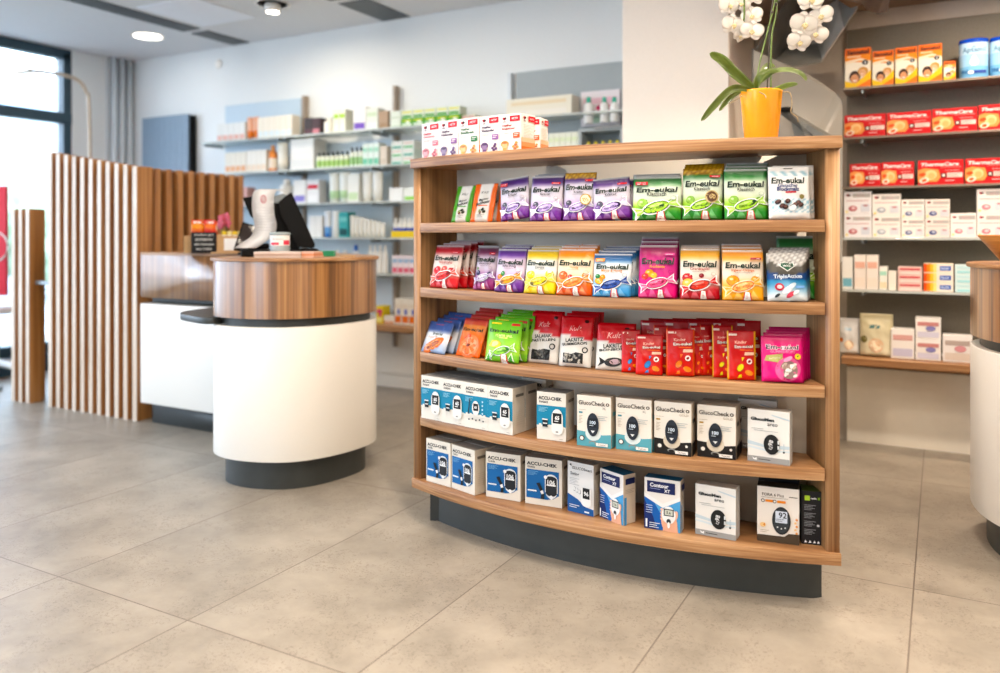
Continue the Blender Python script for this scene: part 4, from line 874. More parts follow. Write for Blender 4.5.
put_bag(mk(em_bag, top='#d6b21c', pale='#e6e4dc', bot='#f0cf1e', sw='#f4dc3c', sub='Zitrone', wing='#f6e05a', mid='#f2dc5a', swink='#6b5a10', edge='#fff6b0', fruit=[(-.30, .42, .14, '#f2d42c'), (.32, .44, .13, '#f2d42c'), (.0, .14, .12, '#f6e46a')], seed=14), 1, 524, 555, 250.5, 'yellow lemon candy bag on the second tier', .01, .012, 11, behind=2, blabel='yellow lemon candy bag behind the front yellow one', grow=.03)
put_bag(mk(em_bag, top='#ea8a2c', pale='#f3ddc0', bot='#ee5f2c', sw='#f59a52', sub='Honig', wing='#f4874a', mid='#f6a25a', swink='#c0561c', subcol='#c98a4a', fruit=[(-.32, .42, .13, '#ee6a3a'), (.34, .42, .11, '#f08a4a'), (-.1, .38, .08, '#d8302a')], seed=15), 1, 556, 592, 249.8, 'pale orange honey candy bag between the yellow and the blue bags', .008, .01, 10, behind=2, blabel='orange honey candy bag behind the pale orange one', grow=.03)
put_bag(mk(em_bag, top='#1f5f9c', pale='#dfe6ea', bot='#4a9ad6', sw='#3050a0', sub='Minze & Honig', wing='#2f4f9c', mid='#8fc0e2', swink='#101a44', subcol='#dd9038', badge='L', badgecol='#e08a2a', fruit=[(-.34, .36, .12, '#f0b04a'), (-.24, .44, .08, '#f0932a'), (-.38, .46, .07, '#3a8a4a')], seed=16), 1, 592.6, 630.5, 254.5, 'blue candy bag with a dark blue sweet on the second tier', .004, .012, 11, behind=3, blabel='blue candy bag in the stack behind the front blue one', grow=.035, bx=.02)
put_bag(mk(em_bag, top='#98205a', pale='#c43a80', bot='#e0337c', sw='#ee5a8a', sub='Fruchtmix', wing='#f0709a', mid='#dd3a86', swink='#8a1240', subcol='#f0b03a', badge='R', badgecol='#d2408a', fruit=[(-.22, .46, .13, '#f0a030'), (-.34, .40, .1, '#e0403a'), (-.1, .42, .1, '#f2c04a')], seed=17), 1, 638.5, 676.5, 246, 'magenta candy bag with yellow subtitle on the second tier', .012, .018, 9, behind=2, blabel='magenta candy bag whose dark top shows behind the front magenta one', grow=.045)
put_bag(mk(em_bag, top='#d99a2a', pale='#e9dcd0', bot='#b8222c', sw='#e4402f', sub='Granatapfel', wing='#c92a2c', mid='#dca090', swink='#7a1414', subcol='#a04038', fruit=[(-.32, .42, .14, '#b8222c'), (-.30, .30, .16, '#f0c060'), (.05, .46, .07, '#8a1a22')], seed=18), 1, 680, 719.5, 249.5, 'orange and red pomegranate candy bag right of the magenta one', .01, .016, 9, behind=2, blabel='pomegranate candy bag partly hidden behind the front one', grow=.02)
put_bag(mk(em_bag, top='#e8941e', pale='#e6d6c6', bot='#f2a838', sw='#f6b36a', sub='Ingwer-Orange', wing='#f7b04a', mid='#f6b85a', swink='#d5552a', subcol='#c9662a', edge='#fff0cf', badge='R', badgecol='#a0343a', fruit=[(-.25, .38, .17, '#f09a2a'), (.33, .40, .13, '#f4b04a')], seed=19), 1, 722.5, 763.6, 251, 'golden orange ginger candy bag left of the silver topped bag', .006, .012, 9, behind=2, blabel='golden orange ginger candy bag behind the front one', grow=.035)
put_bag(mk(herbal_bag, 20), 1, 767.5, 808, 254, 'blue herbal candy bag with silver top and green shield emblem', .006, .01, 11, t=.03, behind=2, bx=.02, blabel='blue and silver herbal candy bag behind the one with green shield', grow=.03, dspan=.028)
put_bag(mk(em_bag, seed=21, **GRN), 1, 777, 819, 236.5, 'dark green candy bag showing only its top behind the silver bags', .105, .105, 3, t=.012)
# --- tier 3
put_bag(mk(papaya_bag, 22), 2, 421, 444.5, 322, 'blue candy pouch with a halved papaya, leaning in the left corner of third tier', .004, .008, 24, t=.02, behind=3, dspan=.02, bx=.03, bt=22, blabel='blue papaya candy pouch leaning behind the front one', grow=.05)
put_bag(mk(orange_bag, 23), 2, 455.6, 479.2, 319, 'orange candy bag with a citrus slice leaning back on the third tier', .03, .03, 22, t=.02, behind=3, dspan=.02, bx=.01, bt=20, blabel='orange citrus candy bag leaning behind the front one', grow=.045)
put_bag(mk(gummi_green, 24), 2, 485, 518.7, 321, 'bright lime green candy bag on the third tier', .012, .02, 11, t=.026, behind=4, dspan=.026, bx=.03, bt=8, blabel='lime green candy bag in the stack behind the front lime one', grow=.03)
put_bag(mk(lico_bag, 'SALMIAK', 'PASTILLEN', 'window', 25), 2, 527, 557.5, 313, 'red and white liquorice pastille bag, left of three on the third tier', .075, .08, 14, t=.02, behind=1, blabel='red and white liquorice pastille bag behind the left one')
put_bag(mk(lico_bag, 'LAKRITZ', 'GUMMIDROPS', 'window', 26), 2, 558.5, 591, 317, 'red and white liquorice gum drop bag with grey sweets, middle of three', .065, .075, 12, t=.024, behind=2, dspan=.024, bx=.02, blabel='red and white liquorice gum drop bag behind the middle one', grow=.02)
put_bag(mk(lico_bag, 'LAKRITZ', 'BONBONS', 'sweet', 27), 2, 595.5, 633, 325, 'red and white liquorice bag with one wrapped sweet, right of three', .06, .07, 12, t=.022, behind=1, blabel='red and white liquorice bag behind the right one')
put_bag(mk(kids_bag, '#c81f24', 28, '#3f7fc0'), 2, 621.5, 640, 330, 'red mini candy bag with blue drop leaning against the liquorice bag', .045, .06, 12, t=.014)
put_bag(mk(kids_bag, '#d01c22', 29, '#3f7fc0'), 2, 635.5, 662.5, 335, 'red mini candy bag with blue drop, nearest the shelf edge', .022, .035, 14, t=.018)
put_bag(mk(kids_bag, '#e8622a', 30, '#ee7a34'), 2, 654, 668, 326, 'narrow orange edged red mini candy bag turned half away', .07, .08, 8, t=.014)
put_bag(mk(kids_bag, '#e8622a', 31, '#ee7a34'), 2, 666, 694.5, 329.5, 'orange edged red mini candy bag facing front in the middle', .04, .05, 9, t=.018)
put_bag(mk(kids_bag, '#e8622a', 32, '#ee7a34'), 2, 692, 705, 326, 'orange edged red mini candy bag just right of the front orange one', .07, .085, 7, t=.014)
put_bag(mk(kids_bag, '#e8622a', 33, '#ee7a34'), 2, 702, 714, 325, 'orange edged red mini candy bag against the yellow edged ones', .08, .095, 7, t=.014)
put_bag(mk(kids_bag, '#ecc23a', 34, '#e8d23a'), 2, 712.5, 733, 326, 'yellow edged red mini candy bag behind its yellow edged twin', .06, .065, 9, t=.014)
put_bag(mk(kids_bag, '#ecc23a', 35, '#e8d23a'), 2, 727.4, 756, 331.5, 'yellow edged red mini candy bag at the shelf edge', .03, .035, 9, t=.018)
for r_, (sb, xs0, yt) in enumerate(((.125, 640, 321), (.155, 648, 319))):
    for k in range(5):
        x0 = xs0+k*24
        if x0 > 742: continue
        put_bag(mk(kids_bag, '#a0161c', 40+k+5*r_, '#ee7a34'), 2, x0, x0+25, yt, 'dark red mini candy bag in the crowded back rows of the third tier', sb, sb, 3, t=.012)['group'] = 'red mini candy bags in the back rows'
put_bag(mk(pink_bag, 60), 2, 761.6, 804, 337, 'bright pink gum drop bag at the right end of the third tier', .022, .022, 10, t=.03, behind=3, dspan=.022, bx=.03, bt=7, blabel='dark pink gum drop bag stacked behind the bright pink one', grow=.03)
# --- tier 4 and 5 : cartons
def put_box(maker, tier, xl, yl, xr, yr, yt, d, label, w=None, h=None, yaw=None, ndeep=0, blabel=None, group=None, name='meter_box', dv=0):
    z = TOPS[tier]; a = on_z(xl, yl, z); b = on_z(xr, yr, z); ya = math.atan2(b.y-a.y, b.x-a.x) if yaw is None else math.radians(yaw)
    ww = (b-a).length if w is None else w; hh = zof(yt, depth(a))-z if h is None else h
    m = maker(ww, hh, d); c = (a+b)/2; al = Vector((math.cos(ya), math.sin(ya), 0)); nr = Vector((-al.y, al.x, 0)); p = c-al*ww/2+nr*dv
    o = m.build(name, None, (p.x, p.y, z+.0006), (0, 0, ya)); tag(o, label, 'carton')
    for k in range(ndeep):
        q = o.copy(); COL.objects.link(q); q.location = (p.x+nr.x*(d+.002)*(k+1), p.y+nr.y*(d+.002)*(k+1), z+.0006); q['label'] = blabel; 
        if group: q['group'] = group
    return o
def mb(fn, *a): return lambda w, h, d: fn(w, h, d, *a)
GB = 'second row of teal meter boxes'
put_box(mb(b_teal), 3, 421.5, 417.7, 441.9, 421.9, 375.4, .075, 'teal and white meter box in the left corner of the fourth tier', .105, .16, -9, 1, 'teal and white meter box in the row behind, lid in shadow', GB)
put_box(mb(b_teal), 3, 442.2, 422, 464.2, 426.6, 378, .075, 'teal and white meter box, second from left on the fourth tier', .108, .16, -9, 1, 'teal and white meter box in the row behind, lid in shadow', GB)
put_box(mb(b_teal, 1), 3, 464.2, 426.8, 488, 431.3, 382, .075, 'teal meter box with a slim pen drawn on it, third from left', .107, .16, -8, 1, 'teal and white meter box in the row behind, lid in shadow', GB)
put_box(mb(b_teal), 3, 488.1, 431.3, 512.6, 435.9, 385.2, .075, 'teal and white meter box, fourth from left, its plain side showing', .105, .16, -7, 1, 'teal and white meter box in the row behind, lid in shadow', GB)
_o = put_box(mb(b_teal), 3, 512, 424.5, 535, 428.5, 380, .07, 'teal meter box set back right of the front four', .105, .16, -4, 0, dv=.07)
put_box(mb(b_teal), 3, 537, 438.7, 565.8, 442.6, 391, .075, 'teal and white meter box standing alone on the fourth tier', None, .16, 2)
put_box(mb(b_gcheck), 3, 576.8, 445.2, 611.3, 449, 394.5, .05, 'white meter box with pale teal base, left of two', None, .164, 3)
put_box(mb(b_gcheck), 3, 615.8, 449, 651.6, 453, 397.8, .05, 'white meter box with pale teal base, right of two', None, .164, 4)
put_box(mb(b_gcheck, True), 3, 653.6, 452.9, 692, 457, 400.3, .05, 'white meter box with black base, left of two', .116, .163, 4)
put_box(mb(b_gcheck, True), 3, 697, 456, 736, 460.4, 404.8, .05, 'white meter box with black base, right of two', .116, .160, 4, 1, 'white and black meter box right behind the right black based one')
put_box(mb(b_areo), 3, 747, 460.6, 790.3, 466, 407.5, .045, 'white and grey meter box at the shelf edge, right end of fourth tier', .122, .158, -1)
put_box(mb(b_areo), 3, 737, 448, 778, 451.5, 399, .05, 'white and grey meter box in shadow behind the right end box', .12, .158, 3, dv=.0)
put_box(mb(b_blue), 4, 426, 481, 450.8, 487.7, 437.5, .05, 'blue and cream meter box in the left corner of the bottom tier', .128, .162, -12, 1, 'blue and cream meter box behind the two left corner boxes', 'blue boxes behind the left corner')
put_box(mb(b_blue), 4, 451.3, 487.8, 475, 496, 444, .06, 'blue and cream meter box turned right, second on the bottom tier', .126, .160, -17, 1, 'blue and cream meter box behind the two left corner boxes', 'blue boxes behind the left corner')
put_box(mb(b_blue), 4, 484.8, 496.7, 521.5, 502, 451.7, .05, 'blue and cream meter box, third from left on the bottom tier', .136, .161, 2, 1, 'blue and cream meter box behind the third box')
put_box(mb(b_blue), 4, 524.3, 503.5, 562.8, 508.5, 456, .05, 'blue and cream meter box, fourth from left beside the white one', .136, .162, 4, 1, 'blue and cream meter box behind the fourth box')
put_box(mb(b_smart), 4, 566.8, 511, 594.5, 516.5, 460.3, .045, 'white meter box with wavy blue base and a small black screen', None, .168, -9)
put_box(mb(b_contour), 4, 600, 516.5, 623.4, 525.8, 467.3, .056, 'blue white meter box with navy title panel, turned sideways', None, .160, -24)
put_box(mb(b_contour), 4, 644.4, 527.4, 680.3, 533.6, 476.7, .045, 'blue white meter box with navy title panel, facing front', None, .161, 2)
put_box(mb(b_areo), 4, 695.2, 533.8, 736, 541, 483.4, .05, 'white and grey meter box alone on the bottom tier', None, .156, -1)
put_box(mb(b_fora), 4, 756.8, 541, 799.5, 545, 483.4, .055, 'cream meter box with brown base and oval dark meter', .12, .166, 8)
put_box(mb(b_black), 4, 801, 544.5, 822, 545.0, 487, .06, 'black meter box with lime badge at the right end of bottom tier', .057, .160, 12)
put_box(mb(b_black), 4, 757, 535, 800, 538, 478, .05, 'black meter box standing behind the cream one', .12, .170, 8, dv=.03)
# --- cartons on top of the shelf
def top_box(xl, xr, yt, s_, args, label, d=.07):
    a = ray_arc(xl, RR-s_); b = ray_arc(xr, RR-s_); w = (b-a).length; h = zof(yt, depth(a))-1.3892
    o = heartbox(w*.985, h, d, *args).build('pill_carton', None, (a.x, a.y, 1.3895), (0, 0, math.atan2(b.y-a.y, b.x-a.x))); tag(o, label, 'carton'); return o
top_box(421.8, 439.6, 124.4, .035, ('#c03a4c', '#e27a86', '#e8909a', 'Heißer', 'Cranberry'), 'white carton with pink cup picture, leftmost on top of the shelf')
top_box(439.8, 458.2, 121.8, .035, ('#4a3352', '#8d5f9a', '#7a6a92', 'Heißer', 'Holunder'), 'white carton with grey-purple cup picture, second on top of the shelf')
top_box(458.6, 478.9, 119.4, .035, ('#2c6a44', '#2f7a48', '#f0b070', 'Heißer', 'Salbei'), 'white carton with green label and pale orange cup, third on top')
top_box(480.0, 499.8, 117.2, .035, ('#3d2a4c', '#8d5f9a', '#6a4a7c', 'Heißer', 'Holunder'), 'white carton with deep purple cup picture, fourth on top of the shelf')
top_box(500.0, 521.2, 115.2, .035, ('#a8382c', '#e8633a', '#f0a060', 'Heißer', 'Ingwer'), 'white and orange carton with orange cup picture, last facing front', .088)
_a = ray_arc(526, RR-.10)
o = heartbox(.066, .122, .07, '#a8382c', '#e8633a', '#f0a060', 'Heißer', 'Ingwer').build('pill_carton', None, (_a.x-.018, _a.y+.012, 1.3895), (0, 0, .06)); tag(o, 'white and orange carton showing its side, right end of the top row', 'carton')
# ================================================================== COUNTERS
POD = [(-2.90, 2.60), (-2.85, 2.515), (-2.74, 2.468), (-2.61, 2.472), (-2.485, 2.517), (-2.40, 2.59), (-2.34, 2.71), (-2.313, 2.85), (-2.32, 2.98), (-2.375, 3.08), (-2.48, 3.18), (-2.62, 3.27), (-2.77, 3.36), (-2.92, 3.42), (-2.93, 3.10), (-2.925, 2.80)]
def inset(pts, d):
    n_ = len(pts); out = []
    for i in range(n_):
        a, b = Vector(pts[i-1]), Vector(pts[(i+1) % n_]); t_ = (b-a).normalized(); nn = Vector((-t_.y, t_.x)); out.append(Vector(pts[i])+nn*d)
    return [(p.x, p.y) for p in out]
def counter(name, label, tf, rear):
    t = thing(name, label, 'counter', (0, 0, 0))
    P = [(p.x, p.y) for p in catmull([(a, b, 0) for a, b in POD], 5)]
    def T(pp): q = [tf(p) for p in pp]; return q if tf((1, 0))[0] > tf((0, 0))[0] else q[::-1]
    prism('front_panel', T(P), .13, .704, m_white, t, bev=.003)
    prism('recess', T(inset(P, .03)), .702, .743, m_plinth, t)
    prism('oak_band', T(P), .741, .985, oak_band, t)
    prism('countertop', T(inset(P, -.013)), .985, 1.0, oak_h, t, bev=.003)
    prism('plinth', T(inset(P, .052)), 0, .131, m_plinth, t)
    if rear:
        R_ = [(-4.06, 3.055), (-2.95, 3.055), (-2.95, 3.44), (-4.06, 3.44)]
        R2 = [(-4.055, 3.13), (-2.95, 3.13), (-2.95, 3.40), (-4.055, 3.40)]
        prism('front_panel', R_, .13, .704, m_white, t, bev=.003); prism('recess', R2, .702, .743, m_plinth, t)
        prism('oak_band', R_, .741, .985, oak_band, t); prism('countertop', R_, .985, 1.0, oak_h, t, bev=.003); prism('plinth', R2, 0, .131, m_plinth, t)
        bs = catmull([(-2.80, 2.47, 0), (-2.98, 2.485, 0), (-3.12, 2.56, 0), (-3.185, 2.70, 0), (-3.18, 2.86, 0), (-3.16, 3.04, 0), (-2.95, 3.04, 0), (-2.86, 2.75, 0)], 5)
        prism('bag_ledge', [(p.x, p.y) for p in bs][::-1], .708, .738, m_plinth, t, bev=.003)
    return t
counter('service_counter', 'white service counter with oak band and rounded end, left of the display shelf', lambda p: p, True)
counter('service_counter', 'white service counter with oak band cut by the right edge', lambda p: (.097-(p[0]+2.313), p[1]+.52), False)
# --- slatted screens
def slat_screen(label, slats, backing, extra=None):
    t = thing('slat_screen', label, 'slatted screen', (0, 0, 0))
    for (x0, x1, y0, y1, h0) in slats:
        bm = bmesh.new(); bbox(bm, x0, x1, y0+.0045, y1, 0, h0, bev=.0012)
        from_bm('slat', bm, oak_slat, t)
    for s_ in (extra or []): s_(t)
    for bk in backing: prism('backing_board', bk[0], .0, bk[1], oak_dark, t, ztop=bk[2] if len(bk) > 2 else None)
    return t
def htop(u): return 1.635+(1.505-1.635)*(u+5.02)/(.86)
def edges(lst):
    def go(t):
        for (x0, x1, y0, h) in lst: boxo('glare_strip', (x0+.001, x1-.001, y0, y0+.0045, 0, h-.001), oak_glare, t, bev=0)  # pale front strip carries painted window glare
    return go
sl = [(-5.02+.0825*i, -5.02+.0825*i+.036, 3.10, 3.165, htop(-5.0+.0825*i)) for i in range(10)]
sl.append((-4.195, -4.157, 3.10, 3.21, htop(-4.18)))
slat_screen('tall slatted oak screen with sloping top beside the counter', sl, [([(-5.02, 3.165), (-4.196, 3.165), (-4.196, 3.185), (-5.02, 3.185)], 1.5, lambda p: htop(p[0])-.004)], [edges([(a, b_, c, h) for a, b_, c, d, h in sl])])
t = thing('slat_screen', 'slatted oak screen running back behind the counter', 'slatted screen')
for i in range(9):
    v = 3.225+.0825*i; boxo('slat', (-4.20, -4.155, v, v+.042, 0, 1.503), oak_slat, t, bev=.0012)
prism('backing_board', [(-4.225, 3.215), (-4.201, 3.215), (-4.201, 3.93), (-4.225, 3.93)], 0, 1.497, oak_dark, t)
sl = [(-5.41+.080*i, -5.41+.080*i+.036, 3.09, 3.15 if i < 2 else 3.20, 1.272) for i in range(3)]
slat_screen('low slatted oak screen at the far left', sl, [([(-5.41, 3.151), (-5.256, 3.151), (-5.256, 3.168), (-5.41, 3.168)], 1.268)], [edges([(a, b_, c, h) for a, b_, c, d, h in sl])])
boxo_ = boxo('gate_catch', (-5.2145, -5.0195, 3.13, 3.155, .775, .80), m_steel, bev=.004); tag(boxo_, 'grey metal catch bar between the two slatted screens', 'bracket')
t = thing('door_gate', 'dark swing gate panel behind the slatted screens', 'gate', (0, 0, 0)); boxo('panel', (-5.21, -5.03, 3.24, 3.262, .02, 1.05), m_blk2, t); boxo('cap', (-5.21, -5.03, 3.235, 3.268, 1.05, 1.075), oak_h, t)
# --- radiator
t = thing('radiator', 'tall blue-grey panel radiator on the back wall', 'radiator', (at_v(142, 4.62)[0], 4.62, 0))
for i in range(8): boxo('fin', (i*.0735, i*.0735+.0715, 0, .02, .25, 2.12), m_rad, t, bev=.002)
boxo('side_cover', (.592, .606, .01, .07, .26, 2.11), m_blk2, t, bev=.004); boxo('rear_body', (.0, .59, .022, .07, .28, 2.09), m_rad, t); boxo('foot', (.05, .09, .03, .07, 0, .28), m_rad, t); boxo('foot', (.50, .54, .03, .07, 0, .28), m_rad, t)
# --- wall thermostat
t = thing('wall_sensor', 'small white round sensor high on the back wall', 'sensor', (at_v(219, 4.7)[0], 4.698, zof(64, at_v(219, 4.7)[1])))
lathe('housing', [(.001, 0), (.035, 0), (.04, .005), (.035, .012), (.001, .014)], m_white, t).rotation_euler = (PI/2, 0, 0)
# --- arc floor lamp by the window
pts = [W(x, y, d) for x, y, d in ((92, 380, 6.25), (91, 240, 6.25), (89, 110, 6.25), (86, 92, 6.25), (79, 81, 6.2), (67, 76, 6.15), (52, 73, 6.1), (30, 70.5, 6.05))]
pts[0].z = .02
t = thing('arc_floor_lamp', 'slim cream arc floor lamp bending towards the window', 'floor lamp', (pts[0].x, pts[0].y, 0))
o = tubeo('pole', [Vector((p.x, p.y, p.z))-Vector((pts[0].x, pts[0].y, 0)) for p in catmull(pts, 4, False)], .014, m_lamp, t); lathe('base', [(.001, 0), (.14, 0), (.14, .015), (.02, .025), (.001, .025)], m_lamp, t)
e = pts[-1]-Vector((pts[0].x, pts[0].y, 0)); boxo('lamp_head', (e.x-.18, e.x+.03, e.y-.03, e.y+.03, e.z-.015, e.z+.008), m_lamp, t, bev=.006)
# --- red display stand and stool at the window
p = W(-9, 235, 5.5)
t = thing('display_stand', 'red display board with white loops by the window, cut by the left edge', 'display board', (p.x-.14, p.y, 0), YAW)
bd = prism('board', [(-.30, -.015), (.19, -.015), (.19, .015), (-.30, .015)], .68, 1.44, m_red, t, bev=.004)
bm = bmesh.new()
for k, (r0, cx) in enumerate(((.11, .10), (.07, .06))):
    tube_bm(bm, [(cx+r0*math.cos(a*PI/10), -.02, 1.02+r0*math.sin(a*PI/10)) for a in range(0, 21)], .006, 6)
from_bm('loop_emblem', bm, m_paper, t); boxo('post', (-.08, -.03, -.01, .03, .03, .70), m_steel, t); boxo('foot', (-.2, .1, -.1, .1, 0, .03), m_steel, t)
p = W(-4, 372, 6.15)
t = thing('stool', 'white swivel stool base with castors by the window, cut by the left edge', 'stool', (p.x, p.y, 0))
for k in range(5):
    a = k*2*PI/5+.2; tubeo('leg', [(0, 0, .12), (.15*math.cos(a), .15*math.sin(a), .10), (.27*math.cos(a), .27*math.sin(a), .07)], [.03, .025, .016], m_white, t); lathe('castor', [(.001, 0), (.022, .004), (.025, .025), (.02, .048), (.001, .05)], m_blk2, t, 12, loc=(.27*math.cos(a), .27*math.sin(a), 0))
tubeo('column', [(0, 0, .1), (0, 0, .5)], .025, m_steel, t); lathe('seat', [(.001, .5), (.17, .5), (.18, .53), (.16, .56), (.001, .565)], m_white, t)
# ================================================================== THINGS ON THE COUNTER
ZC = 1.0005
def on_counter(x, D): p = W(x, 240, D); return p.x, p.y
def facing(x): k = (x-500)/FPX; return YAW-math.atan(k)
# promo pack tray with black lettered front
x, y = on_counter(204, 4.35)
t = thing('candy_display_tray', 'black counter tray with chalk lettering holding red and orange packs', 'display tray', (x, y, ZC), facing(204)-.0)
p = PB([P_box]); p.box(-.065, .065, 0, .10, 0, .115, '#17171a', '#101012', '#2a2a2c'); p.surf = lambda a, b, L: (a, -.0004-.0003*L, b)
for k, (s_, w_) in enumerate((('Anders gut', .10), ('BONBON', .085), ('die besten', .10), ('aus Liebe', .08))): p.text(s_, 0, .100-.025*k, w=w_, h=.013, col='#d9d9d6', bold=.02, slant=.2)
p.build('tray', t)
for k, (xx, yy, c1, c2) in enumerate(((-.035, .03, '#e2522a', '#f4a03a'), (.03, .03, '#d8262c', '#f1803a'), (-.02, .065, '#d8262c', '#f6c04a'), (.04, .07, '#e2522a', '#f2e2d0'))):
    m = bag(.062, .075, .016, lambda s_, u, c1=c1, c2=c2: mixc(c2, c1, abs(u-.5)*2.4), c1, k); m.ell(0, .04, .02, .014, c2); m.rect(-.02, .055, .02, .066, '#f3ebe4')
    tag(m.build('candy_pack', None, (x+math.cos(facing(204))*xx-math.sin(facing(204))*yy, y+math.sin(facing(204))*xx+math.cos(facing(204))*yy, ZC+.108-.008*(k > 1)), (-.1, 0, facing(204))), 'small red-orange candy pack standing in the black counter tray', 'candy pack', 'packs in the black tray')
x, y = on_counter(187.5, 4.40); tag(boxo('wooden_block', (-.018, .018, -.02, .05, 0, .095), m_card, loc=(x, y, ZC), rot=(0, 0, facing(188))), 'pale wooden block standing left of the black lettered tray', 'block')
# wooden organiser with paper and yellow cartons
x, y = on_counter(231, 4.25); fr = facing(231)
t = thing('desk_organiser', 'kraft card organiser box with a white notice on its front', 'organiser', (x, y, ZC), fr)
boxo('tray', (-.10, .10, -.03, .12, 0, .008), m_card, t, bev=.001)
bm = bmesh.new(); bbox(bm, -.07, .085, 0, .004, .008, .095); bbox(bm, -.07, .085, .096, .10, .008, .105); bbox(bm, -.07, -.066, .004, .096, .008, .1); bbox(bm, .081, .085, .004, .096, .008, .1); from_bm('box', bm, m_card, t); boxo('notice', (-.035, .05, -.002, -.0004, .018, .082), m_paper, t, bev=0)
for k in range(5):
    xx = -.045+k*.026; m = carton(.022, .11, .05, '#f2d14a' if k % 2 == 0 else '#f6e6a0', '#e8b83a', '#f4e08a'); m.rect(-.01, .07, .01, .09, '#ffffff')
    tag(m.build('small_carton', None, (x+math.cos(fr)*xx-math.sin(fr)*.03, y+math.sin(fr)*xx+math.cos(fr)*.03, ZC+.0095), (0, 0, fr)), 'slim yellow carton standing in the kraft organiser', 'carton', 'yellow cartons in the organiser')
x, y = on_counter(223.5, 4.5)
t = thing('potted_flower', 'pink blossoms in a small white vase behind the organiser', 'flower vase', (x, y, ZC)); lathe('vase', [(.001, 0), (.018, 0), (.024, .05), (.02, .09), (.016, .09), (.018, .04), (.001, .01)], m_white, t, 16)
for k, (a, b_, c) in enumerate(((-.02, 0, .19), (.012, .01, .20), (.035, 0, .165), (-.035, .01, .155), (.0, -.015, .165))):
    bm = bmesh.new()
    for q in range(5):
        M_ = Matrix.Translation((a, b_, c)) @ Matrix.Rotation(q*2*PI/5, 4, 'Y') @ Matrix.Translation((.014, 0, 0)) @ Matrix.Diagonal((1, .35, .75, 1)); bmesh.ops.create_uvsphere(bm, u_segments=10, v_segments=6, radius=.015, matrix=M_)
    from_bm('blossom', bm, m_pinkf, t, True); tubeo('stalk', [(0, 0, .05), (a*.5, b_, c*.7), (a, b_, c)], .0015, m_stem, t, 6)
# tablet terminal
x, y = on_counter(246, 4.0); fr = facing(246)
t = thing('tablet_terminal', 'dark tablet terminal leaning on its stand beside the paper strip', 'tablet', (x, y, ZC), fr)
b_ = boxo('stand', (-.04, .06, .0, .07, 0, .012), m_black, t); s_ = prism('tablet', [(-.062, 0), (.055, 0), (.055, .012), (-.062, .012)], 0, .155, m_black, t, bev=.002); s_.location = (0, 0, .01); s_.rotation_euler = (-.35, .30, 0)
q = boxo('screen', (-.054, .048, -.0015, -.0002, .012, .145), plain('tablet_screen', '#4a3f3a', .2), t, bev=0); q.location = (0, 0, .01); q.rotation_euler = (-.35, .30, 0)
# receipt printer with long paper strip
x, y = on_counter(258, 3.68); fr = facing(258)
t = thing('receipt_printer', 'black receipt printer with a tall white paper strip curling up', 'receipt printer', (x, y, ZC), fr)
boxo('body', (-.075, .055, -.02, .12, 0, .035), m_black, t, bev=.006); boxo('feed_cover', (-.05, .05, .03, .10, .035, .06), m_black, t, bev=.008)
prof = [(-.085, -.03, .04), (-.05, -.02, .065), (-.012, 0, .095), (.004, .01, .14), (-.006, .01, .20), (-.008, .02, .26), (.0, .04, .30), (.028, .07, .315), (.06, .10, .31)]
cs = catmull(prof, 6, False); bm = bmesh.new(); rows = []
for i, c in enumerate(cs):
    w_ = .098; rows.append([bm.verts.new((c.x-w_/2+.03, c.y, c.z)), bm.verts.new((c.x+.03, c.y-.006, c.z)), bm.verts.new((c.x+w_/2+.03, c.y, c.z))])
for i in range(len(rows)-1):
    for j in range(2): bm.faces.new((rows[i][j], rows[i][j+1], rows[i+1][j+1], rows[i+1][j])).smooth = True
bmesh.ops.solidify(bm, geom=bm.faces, thickness=.0006)
from_bm('paper_strip', bm, m_paper, t, True)
p = PB([P_box]); p.surf = lambda a, b, L: (.024+a, .002+(b-.14)*.02, b)
p.ell(0, .265, .014, .02, '#d9a3a8'); p.ell(0, .265, .010, .015, '#f2f0ee'); 
for k in range(10): p.rect(-.028, .225-.013*k, .028*(1 if k % 3 else .6), .2262-.013*k, '#c4c1c3')
p.build('printed_lines', t)
# glass jar with label
x, y = on_counter(280, 3.62)
t = thing('sweet_jar', 'clear glass jar with a pink and white label in front of the monitor', 'jar', (x, y, ZC), facing(280))
lathe('glass', [(.001, 0), (.042, 0), (.044, .004), (.044, .095), (.04, .10), (.038, .095), (.040, .006), (.001, .004)], m_jar, t, 28)
lathe('lid', [(.001, .10), (.047, .10), (.047, .108), (.04, .112), (.001, .113)], m_jar, t, 28)
p = PB([P_box]); R_ = .0455
p.surf = lambda a, b, L: ((R_+.0002*L)*math.sin(a/R_), -(R_+.0002*L)*math.cos(a/R_), b)
p.rect(-.055, .052, .055, .098, '#f1ece8', 12, 1); p.rect(-.045, .055, -.005, .066, '#d8475a', 5, 1); p.rect(.015, .055, .048, .076, '#d8475a', 5, 1); p.text('Bonbons', -.01, .082, w=.05, col='#9a8f90'); p.build('label', t)
lathe('sweets', [(.001, .005), (.038, .005), (.039, .035), (.03, .042), (.001, .045)], m_stemd, t, 20)
